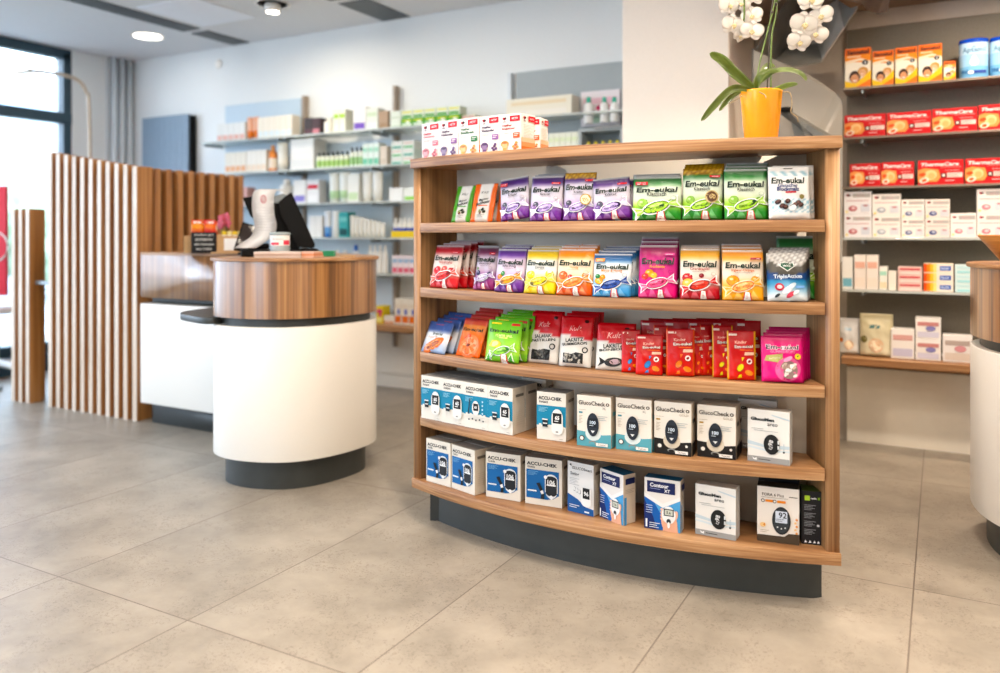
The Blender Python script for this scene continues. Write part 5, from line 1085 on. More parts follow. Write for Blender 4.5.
# monitor seen from behind
x, y = on_counter(303, 3.85); fr = facing(303)+.0
t = thing('cash_register_monitor', 'black slanted touch monitor on the counter seen from its side', 'monitor', (x, y, ZC), fr)
def plate(name, pts, y0, y1, mat):
    bm = bmesh.new(); A = [bm.verts.new((a, y0, c)) for a, c in pts]; B = [bm.verts.new((a, y1, c)) for a, c in pts]; n_ = len(pts); bm.faces.new(A); bm.faces.new(B[::-1])
    for i in range(n_): bm.faces.new((A[i], B[i], B[(i+1) % n_], A[(i+1) % n_]))
    bmesh.ops.recalc_face_normals(bm, faces=bm.faces); bmesh.ops.bevel(bm, geom=list(bm.edges), offset=.004, segments=2, affect='EDGES'); return from_bm(name, bm, mat, t)
def mm(x_, y_): return ((x_-303)/FPX*3.85, (249.5-y_)/FPX*3.85)
plate('screen_housing', [mm(292, 186.5), mm(287, 190), mm(279.5, 197), mm(281, 208), mm(298, 241), mm(313, 242), mm(315, 239)], -.06, .16, m_black)
plate('rear_neck', [mm(279, 196), mm(271, 198), mm(272, 225), mm(276, 242), mm(300, 243)], -.03, .12, m_blk2)
plate('hinge_cover', [mm(272, 192), mm(284, 188), mm(288, 190), mm(280, 197.5), mm(272, 198)], -.045, .14, m_steel)
plate('foot', [mm(288, 249.5), mm(289, 243), mm(317, 242.5), mm(321, 246), mm(321, 249.5)], -.05, .15, m_black)
plate('customer_display', [mm(244, 191), mm(257, 189.5), mm(262, 196), mm(264, 214), mm(252, 211), mm(247, 199)], .09, .12, m_blk2)
plate('display_arm', [mm(256, 206), mm(274, 222), mm(276, 230), mm(262, 215)], .09, .12, m_black)
# brochures, green box, pad
x, y = on_counter(282, 3.46)
for k, (dx, w_, c, lb, rz) in enumerate(((-.02, .20, '#cbb2a4', 'stack of pinkish brochures at the counter edge', .05), (.075, .085, '#d9b6a4', 'short stack of orange and pink brochures on the counter', -.15))):
    t = thing('brochure_stack', lb, 'brochures', (x+math.cos(YAW)*dx, y+math.sin(YAW)*dx+.03*k, ZC), YAW+rz)
    for q in range(3): boxo('brochure', (-w_/2, w_/2, 0, .12, .009*q, .009*q+.0085), plain('brochure_%d_%d' % (k, q), ['#c9b3a6', '#b89a88', '#d9c4b8', '#dcaa90', '#d98a5a', '#e2b09c'][k*3+q], .5), t, bev=.0008, rot=(0, 0, .02*q))
x, y = on_counter(325.5, 3.70); t = thing('glasses_case', 'small green box lying on the counter right of the monitor', 'box', (x, y, ZC), YAW); boxo('body', (-.038, .038, 0, .05, 0, .016), m_green, t, bev=.002); boxo('lid', (-.039, .039, -.001, .051, .0165, .026), m_green, t, bev=.003)
x, y = on_counter(347, 3.62); tag(boxo('note_pad', (-.032, .032, 0, .05, 0, .006), m_card, loc=(x, y, ZC), rot=(0, 0, YAW)), 'flat beige note pad near the right end of the left counter', 'note pad')
# wooden bowl on the right counter
p = W(1017, 240, 2.78)
t = thing('wooden_bowl', 'flared wooden bowl on the right counter, cut by the frame', 'bowl', (p.x, p.y, ZC)); lathe('bowl', [(.001, 0), (.045, 0), (.05, .01), (.118, .096), (.116, .10), (.108, .096), (.042, .016), (.001, .012)], m_bowl, t, 40)
# ================================================================== WALL SHELVES
ZS = [1.835, 1.582, 1.332, 1.082, .832]
ZR = [1.85, 1.598, 1.345, 1.087, .823]
VF = 4.42
def wall_shelf(u0, u1, z, mat, label, edge=None):
    t = thing('wall_shelf', label, 'shelf', (u0, VB-.06, z))
    boxo('shelf_plate', (0, u1-u0, -(VB-.06-VF), 0, -.012, 0), mat, t, bev=.002)
    for u in ((u1-u0)*.02, (u1-u0)*.98-.03): boxo('bracket', (u, u+.012, -.2, .0, -.03, -.0125), m_steel, t, bev=.001)
    return t
nm = ['top', 'second', 'third', 'fourth', 'fifth']
for (u0, u1, lab) in ((-5.16, -4.31, 'left of three bays'), (-4.30, -3.43, 'middle of three bays'), (-3.42, -1.51, 'right of three bays')):
    for i, z in enumerate(ZS): wall_shelf(u0, u1, z, m_glassshelf, '%s glass wall shelf on the back wall, %s' % (nm[i], lab))
tag(boxo('wall_panel', (-5.13, -4.31, VB-.05, VB-.001, .55, 2.155), m_panelb, bev=.003), 'blue-grey back panel behind the left bay of glass shelves', 'panel')
tag(boxo('wall_panel', (-2.44, -1.50, VB-.05, VB-.001, .55, 2.165), m_panelg, bev=.003), 'grey back panel behind the shelves left of the column', 'panel')
tag(boxo('wall_panel', (-4.26, -3.43, VB-.04, VB-.001, .55, 1.79), plain('frosted_blue_panel', '#ccd9e2', .5, noise=.01), bev=.003), 'pale blue back panel behind the middle bay of shelves', 'panel')
for u, lab in ((-4.285, 'bronze shelf upright between the left and middle bays'), (-3.425, 'bronze shelf upright between the middle and right bays'), (-2.49, 'pale shelf upright left of the grey panel')):
    tag(boxo('shelf_upright', (u-.012, u+.012, VB-.055, VB-.001, .3, 2.17), m_post if u < -3 else m_panelw, bev=.002), lab, 'upright')
for (u0, u1, lab) in ((-5.16, -1.51, 'long oak bottom shelf along the back wall'), (-.44, 3.9, 'oak bottom shelf of the right wall unit')):
    t = thing('bottom_shelf', lab, 'shelf', (u0, VB-.06, .484)); boxo('shelf_plate', (0, u1-u0, -.27, 0, -.035, 0), oak_h, t, bev=.002); boxo('support_rail', (0, u1-u0, -.03, 0, -.08, -.035), oak_h, t)
tag(boxo('wall_panel', (-.44, 3.98, VB-.055, VB-.001, .50, 2.196), m_paneld, bev=0), 'dark taupe speckled back panel of the right wall unit', 'panel')
tag(boxo('lower_panel', (-.44, 3.98, VB-.055, VB-.001, .0, .395), m_base, bev=0), 'cream panel below the right bottom shelf', 'panel')
tag(boxo('lower_panel', (-5.16, -1.5, VB-.03, VB-.001, .10, .40), m_base, bev=0), 'cream panel below the left bottom shelf', 'panel')
for i, z in enumerate(ZR): wall_shelf(-.44, 3.9, z, m_sheenshelf if i < 3 else m_glassshelf, '%s shelf of the right wall unit' % nm[i])
# ------------------------------------------------------------------ products on the wall shelves
def surf_flat(p, w): p.surf = lambda a, b, L: (w/2+a, -.0006-.0005*L, b)
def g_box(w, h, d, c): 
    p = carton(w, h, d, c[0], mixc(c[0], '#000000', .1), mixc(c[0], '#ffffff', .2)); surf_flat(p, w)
    if len(c) > 1: p.rect(-w*.42, h*.08, w*.42, h*.34, c[1])
    if len(c) > 2: p.rect(-w*.42, h*.62, w*.42, h*.8, c[2])
    if len(c) > 3: p.ell(w*.1, h*.5, w*.2, h*.12, c[3])
    return p
def rev(p, prof, seg=14, cx=0, cy=0, sy=1):
    rings = [[p.v((cx+r*math.cos(2*PI*k/seg), cy+sy*r*math.sin(2*PI*k/seg), z)) for k in range(seg)] for r, z, c in prof]
    for i in range(len(prof)-1):
        for k in range(seg): p.f((rings[i][k], rings[i][(k+1) % seg], rings[i+1][(k+1) % seg], rings[i+1][k]), prof[i][2], 0, True)
    p.f(rings[0][::-1], prof[0][2]); p.f(rings[-1], prof[-1][2])
def g_cap(w, h, c):
    p = PB([P_gls]); r = w*.46; cap = c[1] if len(c) > 1 else '#ffffff'; rev(p, [(r*.46, h*.79, cap), (r*.5, h*.80, cap), (r*.5, h*.83, cap), (r*.45, h*.99, cap), (r*.40, h, cap)], cx=w/2, cy=r); return p
def g_bottle(w, h, d, c):
    p = PB([P_gls]); r = w*.46; cap = c[1] if len(c) > 1 else '#ffffff'; lab = c[2] if len(c) > 2 else c[0]
    rev(p, [(r*.9, 0, c[0]), (r, h*.03, c[0]), (r, h*.12, lab), (r, h*.5, c[0]), (r, h*.68, c[0]), (r*.8, h*.76, c[0]), (r*.40, h*.79, c[0]), (r*.38, h*.93, c[0])], cx=w/2, cy=r); return p
def g_tube(w, h, d, c):
    p = PB([P_gls]); cap = c[1] if len(c) > 1 else '#ffffff'; lab = c[2] if len(c) > 2 else c[0]
    rev(p, [(w*.40, 0, cap), (w*.42, h*.14, cap), (w*.44, h*.145, lab), (w*.46, h*.4, c[0]), (w*.47, h*.85, c[0]), (w*.48, h, c[0])], cx=w/2, cy=w*.4, sy=.6); return p
def g_can(w, h, d, c):
    p = PB([P_gls]); r = w*.5; seg = 24; cx, cy = w/2, r*.8
    rev(p, [(r*.97, 0, '#dfe8f2'), (r, h*.02, '#7db8e2'), (r, h*.3, '#9fcdee'), (r, h*.6, '#b9dcf4'), (r, h*.86, '#b9dcf4'), (r*1.0, h*.90, '#2f4fb8'), (r*1.02, h*.91, '#2f4fb8'), (r*1.0, h, '#3c5fc8')], seg, cx, cy, .8)
    p.surf = lambda a, b, L: (cx+(r+.0008*L)*math.sin(a/r), cy-.8*(r+.0012+.0008*L)*math.cos(a/r), b)
    p.text('Aptamil', 0, h*.70, w=w*.84, col='#54779c', bold=.01); p.ell(0, h*.79, w*.07, h*.015, '#7a93b0'); p.ell(0, h*.40, w*.15, h*.09, '#e6f1f8'); p.ell(0, h*.46, w*.09, h*.10, '#e6f1f8'); p.text('PRE', -w*.34, h*.17, w=w*.28, col='#3c6fa8', bold=.03); p.rect(-w*.02, h*.12, w*.42, h*.19, '#3a4fa0', 6, 1); p.ell(-w*.1, h*.14, w*.1, h*.04, '#eef4f8'); return p
def g_pouch(w, h, d, c):
    p = bag(w, h, d, lambda s, u: (mixc(c[0], c[1], u*1.2-.2)), c[1], 3, flat=.12); f0 = p.surf
    p.rect(-w*.22, h*.66, w*.12, h*.74, c[2]); p.ell(0, h*.27, w*.24, w*.24, '#e7c3a2'); p.ell(0, h*.27, w*.18, w*.18, '#f3e0c4'); p.ell(-w*.38, h*.4, w*.1, w*.12, c[3])
    return p
KIND = {'box': g_box, 'bottle': g_bottle, 'tube': g_tube, 'can': g_can, 'pouch': g_pouch}
def row(x0, x1, zb, yt, n_, kind, cols, label, cat, group=None, v=4.47, d=.09, stack=1, zt=None, mk_=None, gap=.96, vstep=0, ysl=None, name=None):
    """n_ products between two columns, standing on height zb; stack = how many on top of each other"""
    base = None; made = []
    u0, D0 = at_v(x0, v); u1, D1 = at_v(x1, v); W_ = (u1-u0)/n_; h = (zof(yt, (D0+D1)/2)-zb)/stack
    for i in range(n_):
        hh = h
        for s_ in range(stack):
            if base is None or ysl or (mk_ is None and len(cols[0][0]) and isinstance(cols, list) and len(cols) > 1):
                cc = cols[(i*stack+s_) % len(cols)]
                if ysl: hh = zof(yt+(ysl-yt)*i/max(1, n_-1), (D0+D1)/2)-zb
                m = mk_(W_*gap, hh*.995, d) if mk_ else KIND[kind](W_*gap, hh*.995, d if kind != 'pouch' else .05, cc)
                o = m.build(name or {'box': 'product_carton', 'bottle': 'product_bottle', 'tube': 'product_tube', 'can': 'formula_can', 'pouch': 'snack_pouch'}[kind]); base = o
                if kind == 'bottle': g_cap(W_*gap, hh*.995, cc).build('cap', o)
            else: o = copy_tree(base)
            off = W_*gap/2 if kind == 'pouch' else 0
            o.location = (u0+W_*i+W_*(1-gap)/2+off, v+(.02 if kind == 'pouch' else 0), zb+.0008+s_*h); made.append(o)
            lb = label
            if isinstance(label, list): lb = label[(i*stack+s_) % len(label)]
            tag(o, lb, cat); 
            if not isinstance(label, list) and n_*stack > 1: o['group'] = (group or label)[:70]
    return made
A, B_, C_, D_, E_ = ZS; ZB = .4845
WH = '#ecebe6'; CR = '#efe7d8'
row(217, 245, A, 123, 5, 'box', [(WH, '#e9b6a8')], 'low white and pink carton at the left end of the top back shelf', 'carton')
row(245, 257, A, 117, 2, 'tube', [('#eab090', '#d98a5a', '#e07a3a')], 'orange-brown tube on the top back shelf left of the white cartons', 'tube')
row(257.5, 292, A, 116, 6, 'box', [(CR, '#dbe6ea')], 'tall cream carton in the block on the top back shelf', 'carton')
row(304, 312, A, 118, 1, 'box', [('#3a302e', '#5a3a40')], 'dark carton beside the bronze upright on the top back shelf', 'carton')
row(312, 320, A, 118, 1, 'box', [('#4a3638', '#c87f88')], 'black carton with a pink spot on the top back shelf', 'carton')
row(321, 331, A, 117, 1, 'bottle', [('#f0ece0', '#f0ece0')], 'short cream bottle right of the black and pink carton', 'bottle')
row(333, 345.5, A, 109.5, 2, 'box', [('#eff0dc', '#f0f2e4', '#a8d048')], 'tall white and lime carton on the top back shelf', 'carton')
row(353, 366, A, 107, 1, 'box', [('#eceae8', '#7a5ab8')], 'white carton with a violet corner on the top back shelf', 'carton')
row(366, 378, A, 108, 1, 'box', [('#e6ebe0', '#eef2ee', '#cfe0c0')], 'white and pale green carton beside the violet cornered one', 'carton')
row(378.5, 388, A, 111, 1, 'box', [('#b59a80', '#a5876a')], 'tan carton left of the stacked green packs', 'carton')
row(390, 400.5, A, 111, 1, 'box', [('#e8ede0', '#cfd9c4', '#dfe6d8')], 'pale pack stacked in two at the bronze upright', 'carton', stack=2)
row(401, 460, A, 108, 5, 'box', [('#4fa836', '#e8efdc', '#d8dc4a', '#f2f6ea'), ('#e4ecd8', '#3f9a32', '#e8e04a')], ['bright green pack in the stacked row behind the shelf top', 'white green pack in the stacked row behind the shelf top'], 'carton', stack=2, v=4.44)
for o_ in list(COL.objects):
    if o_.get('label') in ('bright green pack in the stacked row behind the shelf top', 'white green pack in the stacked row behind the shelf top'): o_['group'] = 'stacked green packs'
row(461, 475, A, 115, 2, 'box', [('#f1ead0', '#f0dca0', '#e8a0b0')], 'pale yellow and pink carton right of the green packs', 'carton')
row(505, 573, A, 97, 1, 'box', [('#f0ead8', '#f3eee2', '#eedcb8')], ['upper long cream carton', 'long cream carton lying flat, lowest of three on the top shelf'], 'carton', d=.12, v=4.44)[0]['label'] = 'long cream carton pile on the top shelf left of the column'
# second row
row(225, 246, B_, 152, 4, 'box', [(CR, '#eeb48a')], 'cream and orange carton at the left end of the second back shelf', 'carton')
row(246.5, 266, B_, 150, 4, 'box', [('#f1ece2', '#f2dcc4')], 'cream carton in the middle of the left bay, second back shelf', 'carton')
row(266.5, 273.5, B_, 145, 1, 'bottle', [('#e89050', '#f0a86a', '#f3e3d0')], 'orange bottle on the second back shelf', 'bottle')
row(273.5, 284.5, B_, 142.5, 1, 'tube', [('#eee8d8', '#e9e4da', '#f3ead8')], 'wide cream tube on the second back shelf', 'tube')
row(290, 314, B_, 139, 1, 'box', [('#efeee9', '#e3e4e2', '#f4f3ef')], 'big square white carton on the second back shelf', 'carton', d=.14)
row(315, 348, B_, 152, 7, 'bottle', [('#e7ecd9', '#22262a', '#a9cf7a')], 'small bottle with black cap and green label on the second back shelf', 'bottle')
row(348.5, 362, B_, 147, 3, 'bottle', [('#e6ecdf', '#20242a', '#9fc98a')], 'taller black capped bottle on the second back shelf', 'bottle')
row(362.5, 379, B_, 143, 3, 'box', [('#e2eee6', '#7cc8a8', '#a8dcc4')], 'white and mint carton on the second back shelf', 'carton')
row(380, 387, B_, 146, 1, 'box', [('#dcd0c0', '#cfc0ae')], 'beige carton right of the mint cartons', 'carton')
row(391, 414, B_, 141, 2, 'box', [('#d9e6dc', '#4aa08a', '#e9d8d4'), ('#e9ece4', '#5ab06a', '#d8b8ac')], 'teal and white pack stacked in three at the bronze upright', 'carton', stack=3)
# third row
row(240, 247, C_, 187, 1, 'box', [('#e2b0a8', '#efe9e6')], 'pinkish carton seen beside the slatted screen, third back shelf', 'carton')
row(275, 288, C_, 179, 1, 'bottle', [('#f2f0ea', '#f2f0ea')], 'round white jar above the monitor on the third back shelf', 'jar')
row(293, 306, C_, 180, 1, 'box', [('#f0efec', '#8f86d0')], 'white carton with violet mark on the third back shelf', 'carton')
row(306.5, 319, C_, 180, 1, 'box', [('#e9eaec', '#f1f2f4', '#cf3a48')], 'white carton with red top on the third back shelf', 'carton')
row(326, 347, C_, 172.5, 2, 'tube', [('#eef0e8', '#e8efe2', '#bfe0b0')], 'white tube with green print on the third back shelf', 'tube')
row(347.5, 359, C_, 173.5, 1, 'box', [('#f0f1ea', '#cfe6bc')], 'white carton with green letters between the tubes', 'carton')
row(359.5, 380, C_, 171.5, 2, 'tube', [('#f0efe6', '#ece8da')], 'plain white tube on the third back shelf', 'tube')
row(389, 403, C_, 188, 1, 'box', [('#eff0ed',)], 'low white carton at the bronze upright, third back shelf', 'carton')
row(403.5, 416, C_, 188, 1, 'box', [('#eff2e9', '#8fcf4a')], 'low white carton with a green patch, third back shelf', 'carton')
# fourth row
row(309, 322, D_, 216, 2, 'box', [('#f0efea',)], 'plain white carton behind the monitor, fourth back shelf', 'carton')
row(322, 329, D_, 211, 1, 'tube', [('#e9eef2', '#3f7fd0', '#7aaee6')], 'white and blue tube on the fourth back shelf', 'tube')
row(329.5, 338, D_, 211, 1, 'tube', [('#f1efe8', '#eeeae0')], 'white tube left of the teal one', 'tube')
row(338.5, 348, D_, 212, 1, 'box', [('#3fa8a8', '#0f4f52', '#7accc8')], 'teal carton on the fourth back shelf', 'carton')
row(349, 384, D_, 215, 8, 'tube', [('#f0ede2', '#e6e2d4')], 'white tube in the descending row on the fourth back shelf', 'tube', ysl=223)
row(392, 415, D_, 218, 5, 'bottle', [('#f0eee6', '#f3f1ea', '#3f58b8')], 'small white bottle with blue label at the shelf unit, fourth back shelf', 'bottle')
row(391, 414, D_, 231, 5, 'box', [('#f0d040',)], 'yellow mini pack in front of the blue labelled bottles', 'carton', v=4.43, d=.03)
# fifth row
row(330, 346, E_, 250, 2, 'bottle', [('#efeee9', '#efeee9')], 'white bottle mostly behind the counter, fifth back shelf', 'bottle')
row(349.5, 357, E_, 245, 1, 'bottle', [('#dfe6f0', '#4a78c8', '#e9eef4')], 'white bottle with blue cap above the counter', 'bottle')
row(366, 386, E_, 245, 4, 'bottle', [('#f2f0ea', '#f2f0ea')], 'plain white bottle right of the counter edge, fifth back shelf', 'bottle')
row(392, 415, E_, 255.5, 4, 'box', [('#efe0e2', '#e06a80', '#9fc0dc')], 'small pink and blue carton in the row of four, fifth back shelf', 'carton')
# bottom row
row(376, 383, ZB, 306, 1, 'box', [('#f0d23a', '#f4e68a', '#e0447a', '#e0447a')], 'yellow pack with a pink disc on the oak bottom shelf', 'carton')
row(384, 394, ZB, 316, 2, 'box', [('#f1e8dc', '#e9a070')], 'low cream carton lying on the oak bottom shelf', 'carton')
row(394.5, 416, ZB, 299, 3, 'box', [('#f1e9da', '#e8793a', '#e9dcc8', '#5a6ac0')], 'cream and orange upright carton on the oak bottom shelf', 'carton')
# things right of the top cartons, in front of the grey panel
t = thing('shelf_riser', 'grey display riser carrying the teal capped bottles', 'riser', (at_v(577, 4.42)[0], 4.44, B_+.001)); w_ = at_v(622, 4.42)[0]-at_v(577, 4.42)[0]
boxo('deck', (0, w_, 0, .18, .135, .155), m_panelg, t); boxo('leg', (0, .02, 0, .18, 0, .135), m_panelg, t); boxo('leg', (w_-.02, w_, 0, .18, 0, .135), m_panelg, t)
row(593, 622, B_+.158, 129, 1, 'box', [('#e6e6e4',)], 'flat white tray carton on the grey riser', 'carton', d=.1, v=4.44)
ZT = B_+.158+.032
row(581.5, 592, ZT, 96.5, 1, 'bottle', [('#f2f0ec', '#5abaa0')], 'white bottle with teal cap, leftmost of three by the column', 'bottle')
row(598, 607.5, ZT, 96.5, 1, 'bottle', [('#f2f0ec', '#5abaa0')], 'white bottle with teal cap, middle of three by the column', 'bottle')
row(608, 617.5, ZT, 96.5, 1, 'bottle', [('#f2f0ec', '#5abaa0')], 'white bottle with teal cap, rightmost of three by the column', 'bottle')
row(580, 620.5, ZT, 90.5, 1, 'box', [('#f1e9ec', '#c8e0c4', '#f0c8d4', '#d83a70')], 'white flowered display carton behind the teal capped bottles', 'carton', v=4.60, d=.03)
row(548, 583, B_, 132.5, 6, 'box', [('#f0f2e0', '#8fd03a', '#e6f0c8')], 'white and lime carton in the row behind the shelf top', 'carton')
row(584, 620, B_, 141, 5, 'bottle', [('#f0ead0', '#e8d23a', '#f2f0e4')], 'small yellow capped bottle under the grey riser', 'bottle', v=4.43)
# ---- right wall unit
R1, R2, R3, R4, R5 = ZR
for i, (a, b_, yt, lb) in enumerate(((844.5, 871.5, 48, 'orange vitamin carton with two faces, large one at the left end'), (872, 894.3, 50.5, 'orange vitamin carton with two faces, second from left'), (894.8, 917.6, 47, 'orange vitamin carton, third from left'), (918, 942.5, 44, 'orange vitamin carton, fourth and tallest'), (943.5, 956, 61, 'small orange vitamin carton left of the blue cans'))):
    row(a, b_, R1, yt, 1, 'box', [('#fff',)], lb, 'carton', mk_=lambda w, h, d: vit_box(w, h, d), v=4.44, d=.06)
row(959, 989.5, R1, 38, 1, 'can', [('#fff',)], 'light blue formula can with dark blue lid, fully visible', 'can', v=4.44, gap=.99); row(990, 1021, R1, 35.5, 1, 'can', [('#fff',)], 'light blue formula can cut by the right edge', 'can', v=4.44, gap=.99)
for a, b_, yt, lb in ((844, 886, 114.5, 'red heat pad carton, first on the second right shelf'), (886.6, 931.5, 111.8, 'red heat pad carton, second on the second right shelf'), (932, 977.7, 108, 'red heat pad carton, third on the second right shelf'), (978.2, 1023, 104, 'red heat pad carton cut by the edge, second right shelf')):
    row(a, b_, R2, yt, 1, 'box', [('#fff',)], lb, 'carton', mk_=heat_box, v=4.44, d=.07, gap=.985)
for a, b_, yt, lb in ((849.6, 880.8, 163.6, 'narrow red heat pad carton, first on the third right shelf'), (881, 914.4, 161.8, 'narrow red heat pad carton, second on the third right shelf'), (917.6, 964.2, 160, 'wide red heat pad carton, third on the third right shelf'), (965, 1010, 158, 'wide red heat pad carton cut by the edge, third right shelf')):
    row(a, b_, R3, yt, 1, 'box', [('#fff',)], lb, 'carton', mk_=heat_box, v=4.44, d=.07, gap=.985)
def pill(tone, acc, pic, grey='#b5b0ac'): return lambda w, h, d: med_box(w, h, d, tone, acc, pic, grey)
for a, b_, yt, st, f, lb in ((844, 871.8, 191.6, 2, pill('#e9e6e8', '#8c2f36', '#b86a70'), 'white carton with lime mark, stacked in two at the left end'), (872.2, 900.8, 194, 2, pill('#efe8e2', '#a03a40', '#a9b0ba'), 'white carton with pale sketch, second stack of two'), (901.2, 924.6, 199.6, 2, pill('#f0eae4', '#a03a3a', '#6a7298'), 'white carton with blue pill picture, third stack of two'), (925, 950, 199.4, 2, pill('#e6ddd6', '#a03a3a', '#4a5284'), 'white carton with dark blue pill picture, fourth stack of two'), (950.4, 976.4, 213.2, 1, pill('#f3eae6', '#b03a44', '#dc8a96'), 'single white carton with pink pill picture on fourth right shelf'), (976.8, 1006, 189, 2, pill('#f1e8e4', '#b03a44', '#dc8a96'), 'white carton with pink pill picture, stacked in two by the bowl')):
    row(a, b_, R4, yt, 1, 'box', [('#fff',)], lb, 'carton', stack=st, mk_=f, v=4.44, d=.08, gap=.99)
row(842, 853, R5, 257, 1, 'box', [('#ebe9e4', '#7ab4c8')], 'white carton with teal foot at the left end of the fifth right shelf', 'carton', v=4.44)
row(854, 878.5, R5, 255, 2, 'box', [('#eee4dc', '#efe0d4', '#e6b4a2')], 'white and salmon carton on the fifth right shelf', 'carton', v=4.44)
row(879, 887.5, R5, 266.5, 1, 'box', [('#eceae2', '#f0d8b8', '#a8d8c4')], 'small white and mint carton on the fifth right shelf', 'carton', v=4.44)
row(888, 896.5, R5, 271, 1, 'box', [('#ece6dc',)], 'lowest plain white carton on the fifth right shelf', 'carton', v=4.44)
row(897.4, 922.6, R5, 267, 1, 'box', [('#e9c4bc', '#f0dcd4', '#cf2a3c')], 'pale carton with red stripe in a pile of three', 'carton', stack=3, v=4.44)
def rain(w, h, d):
    p = carton(w, h, d, '#f0e6d8', '#d96a3a', '#f0d8b8'); 
    for i, c in enumerate(('#dd5a34', '#ee8a3c', '#f2c04a', '#f2e08a')): p.rect(-w*.5+w*.11*i, h*.05, -w*.5+w*.11*(i+1), h*.95, c)
    p.rect(w*.05, h*.25, w*.42, h*.72, '#3a62b8'); p.text('FLUX', w*.23, h*.48, w=w*.28, col='#e8eefa', bold=.03); return p
row(923, 954, R5, 263.5, 1, 'box', [('#fff',)], 'rainbow edged carton with blue block in a pile of three', 'carton', stack=3, mk_=rain, v=4.44)
row(954.5, 982, R5, 265, 1, 'box', [('#d8ecec', '#a8dce0', '#c4e6ea')], 'pale aqua carton in a pile of three', 'carton', stack=3, v=4.44)
row(838, 860, ZB, 318.5, 1, 'pouch', [('#e4e2de', '#c9c6c4', '#a8c0d0', '#c8743a')], 'whitish snack pouch at the left end of the oak shelf', 'pouch', v=4.47)
row(859, 893.5, ZB, 314, 1, 'pouch', [('#e0d8bc', '#b9ae8c', '#3f6a6a', '#6a6030')], 'khaki stand-up pouch with a round picture', 'pouch', v=4.45)
row(890.5, 915, ZB, 329, 1, 'box', [('#f0ebe6', '#c9c6dc', '#d9a8a2')], 'white carton with violet mark right of the khaki pouch', 'carton', v=4.45)
row(915, 941.5, ZB, 318, 1, 'box', [('#f1ebe6', '#d4d0e0', '#c88a86', '#8a86b8')], 'white carton stacked in two on the oak shelf', 'carton', stack=2, v=4.45)
row(942, 973, ZB, 335.5, 1, 'box', [('#f1ebe8', '#e2d4c8', '#b8a8a0', '#d99aa0')], 'wide white carton at the right end beside the counter', 'carton', v=4.45)
# ================================================================== DISPENSING CHUTE behind the shelf
t = thing('medicine_chute', 'folded grey sheet metal chute with a clear curved guard behind the orchid', 'chute', (0, 0, 0))
def sheet(name, pts, mat, thick=.006):
    bm = bmesh.new(); f = bm.faces.new([bm.verts.new(W(*p)) for p in pts]); f.normal_update()
    r = bmesh.ops.solidify(bm, geom=[f], thickness=thick); bmesh.ops.recalc_face_normals(bm, faces=bm.faces); return from_bm(name, bm, mat, t)
sheet('chute_left_wall', [(755, 49.5, 3.95), (806, -30, 3.95), (826, -30, 4.25), (790, 44, 4.25), (775, 60, 4.15)], m_chute2)  # darker grey puts the shade on this fold into the colour
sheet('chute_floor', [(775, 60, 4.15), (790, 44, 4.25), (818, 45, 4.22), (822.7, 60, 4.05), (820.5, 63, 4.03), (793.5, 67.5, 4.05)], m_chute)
sheet('chute_right_wall', [(790, 44, 4.25), (826, -30, 4.25), (836, -12, 4.1), (840, 9, 3.98), (844.5, 28, 3.92), (822.7, 60, 4.05), (818, 45, 4.22)], plain('lit_sheet_metal', '#aaa59c', .45, metal=.05, noise=.04))  # paler grey puts the light on this fold into the colour
sheet('chute_flap', [(836, -12, 4.1), (858, 8, 3.9), (844.5, 28, 3.92), (840, 9, 3.98)], m_chute)
sheet('smoked_cover', [(826, -30, 3.7), (893, -30, 3.7), (887, 11, 3.75), (877, 14, 3.75), (866, 10, 3.75), (862, 4, 3.75), (850, 8, 3.75), (834, -2, 3.75)], m_bronze, .01)
gp = catmull([(753, 50, 3.9), (775, 60, 3.9), (797, 69.5, 3.9), (815, 79, 3.88), (828, 88, 3.86), (837, 95, 3.84), (841.5, 103, 3.83), (842, 118, 3.83)], 4, False)
sheet('clear_guard', [tuple(p) for p in gp]+[(842, 262, 3.83), (753, 262, 3.9)], m_acryl, .006)
sheet('guard_edge', [(752, 49, 3.905), (754.5, 51, 3.905), (754.5, 262, 3.905), (752, 262, 3.905)], m_chute2, .01)
sheet('ribbed_outlet', [(782, 108, 3.8), (790, 110, 3.8), (797, 115, 3.78), (833, 136, 3.7), (833, 150, 3.7), (801, 150, 3.8), (795, 121, 3.85), (785, 114, 3.85)], m_chute2, .03)
for k in range(9): sheet('outlet_rib', [(798+.9*k, 119+2.1*k, 3.74), (803+3.1*k, 119+2.0*k, 3.735), (803+3.1*k, 119.8+2.0*k, 3.735), (798+.9*k, 119.9+2.1*k, 3.74)], m_chute, .004)
lathe('outlet_roller', [(.001, 0), (.028, 0), (.028, .02), (.001, .02)], m_blk2, t, 16, loc=W(786, 112, 3.76))
b0 = W(798, 235, 3.85)
o = thing('chute_cabinet', 'cream cabinet under the grey dispensing chute', 'cabinet', (b0.x, b0.y+.02, 0), YAW)
boxo('body', (-.2, .18, 0, .32, .06, .965), m_base, o); boxo('plinth', (-.18, .16, .02, .30, 0, .06), m_plinth, o); boxo('door', (-.19, .17, -.018, -.001, .08, .95), m_white, o)
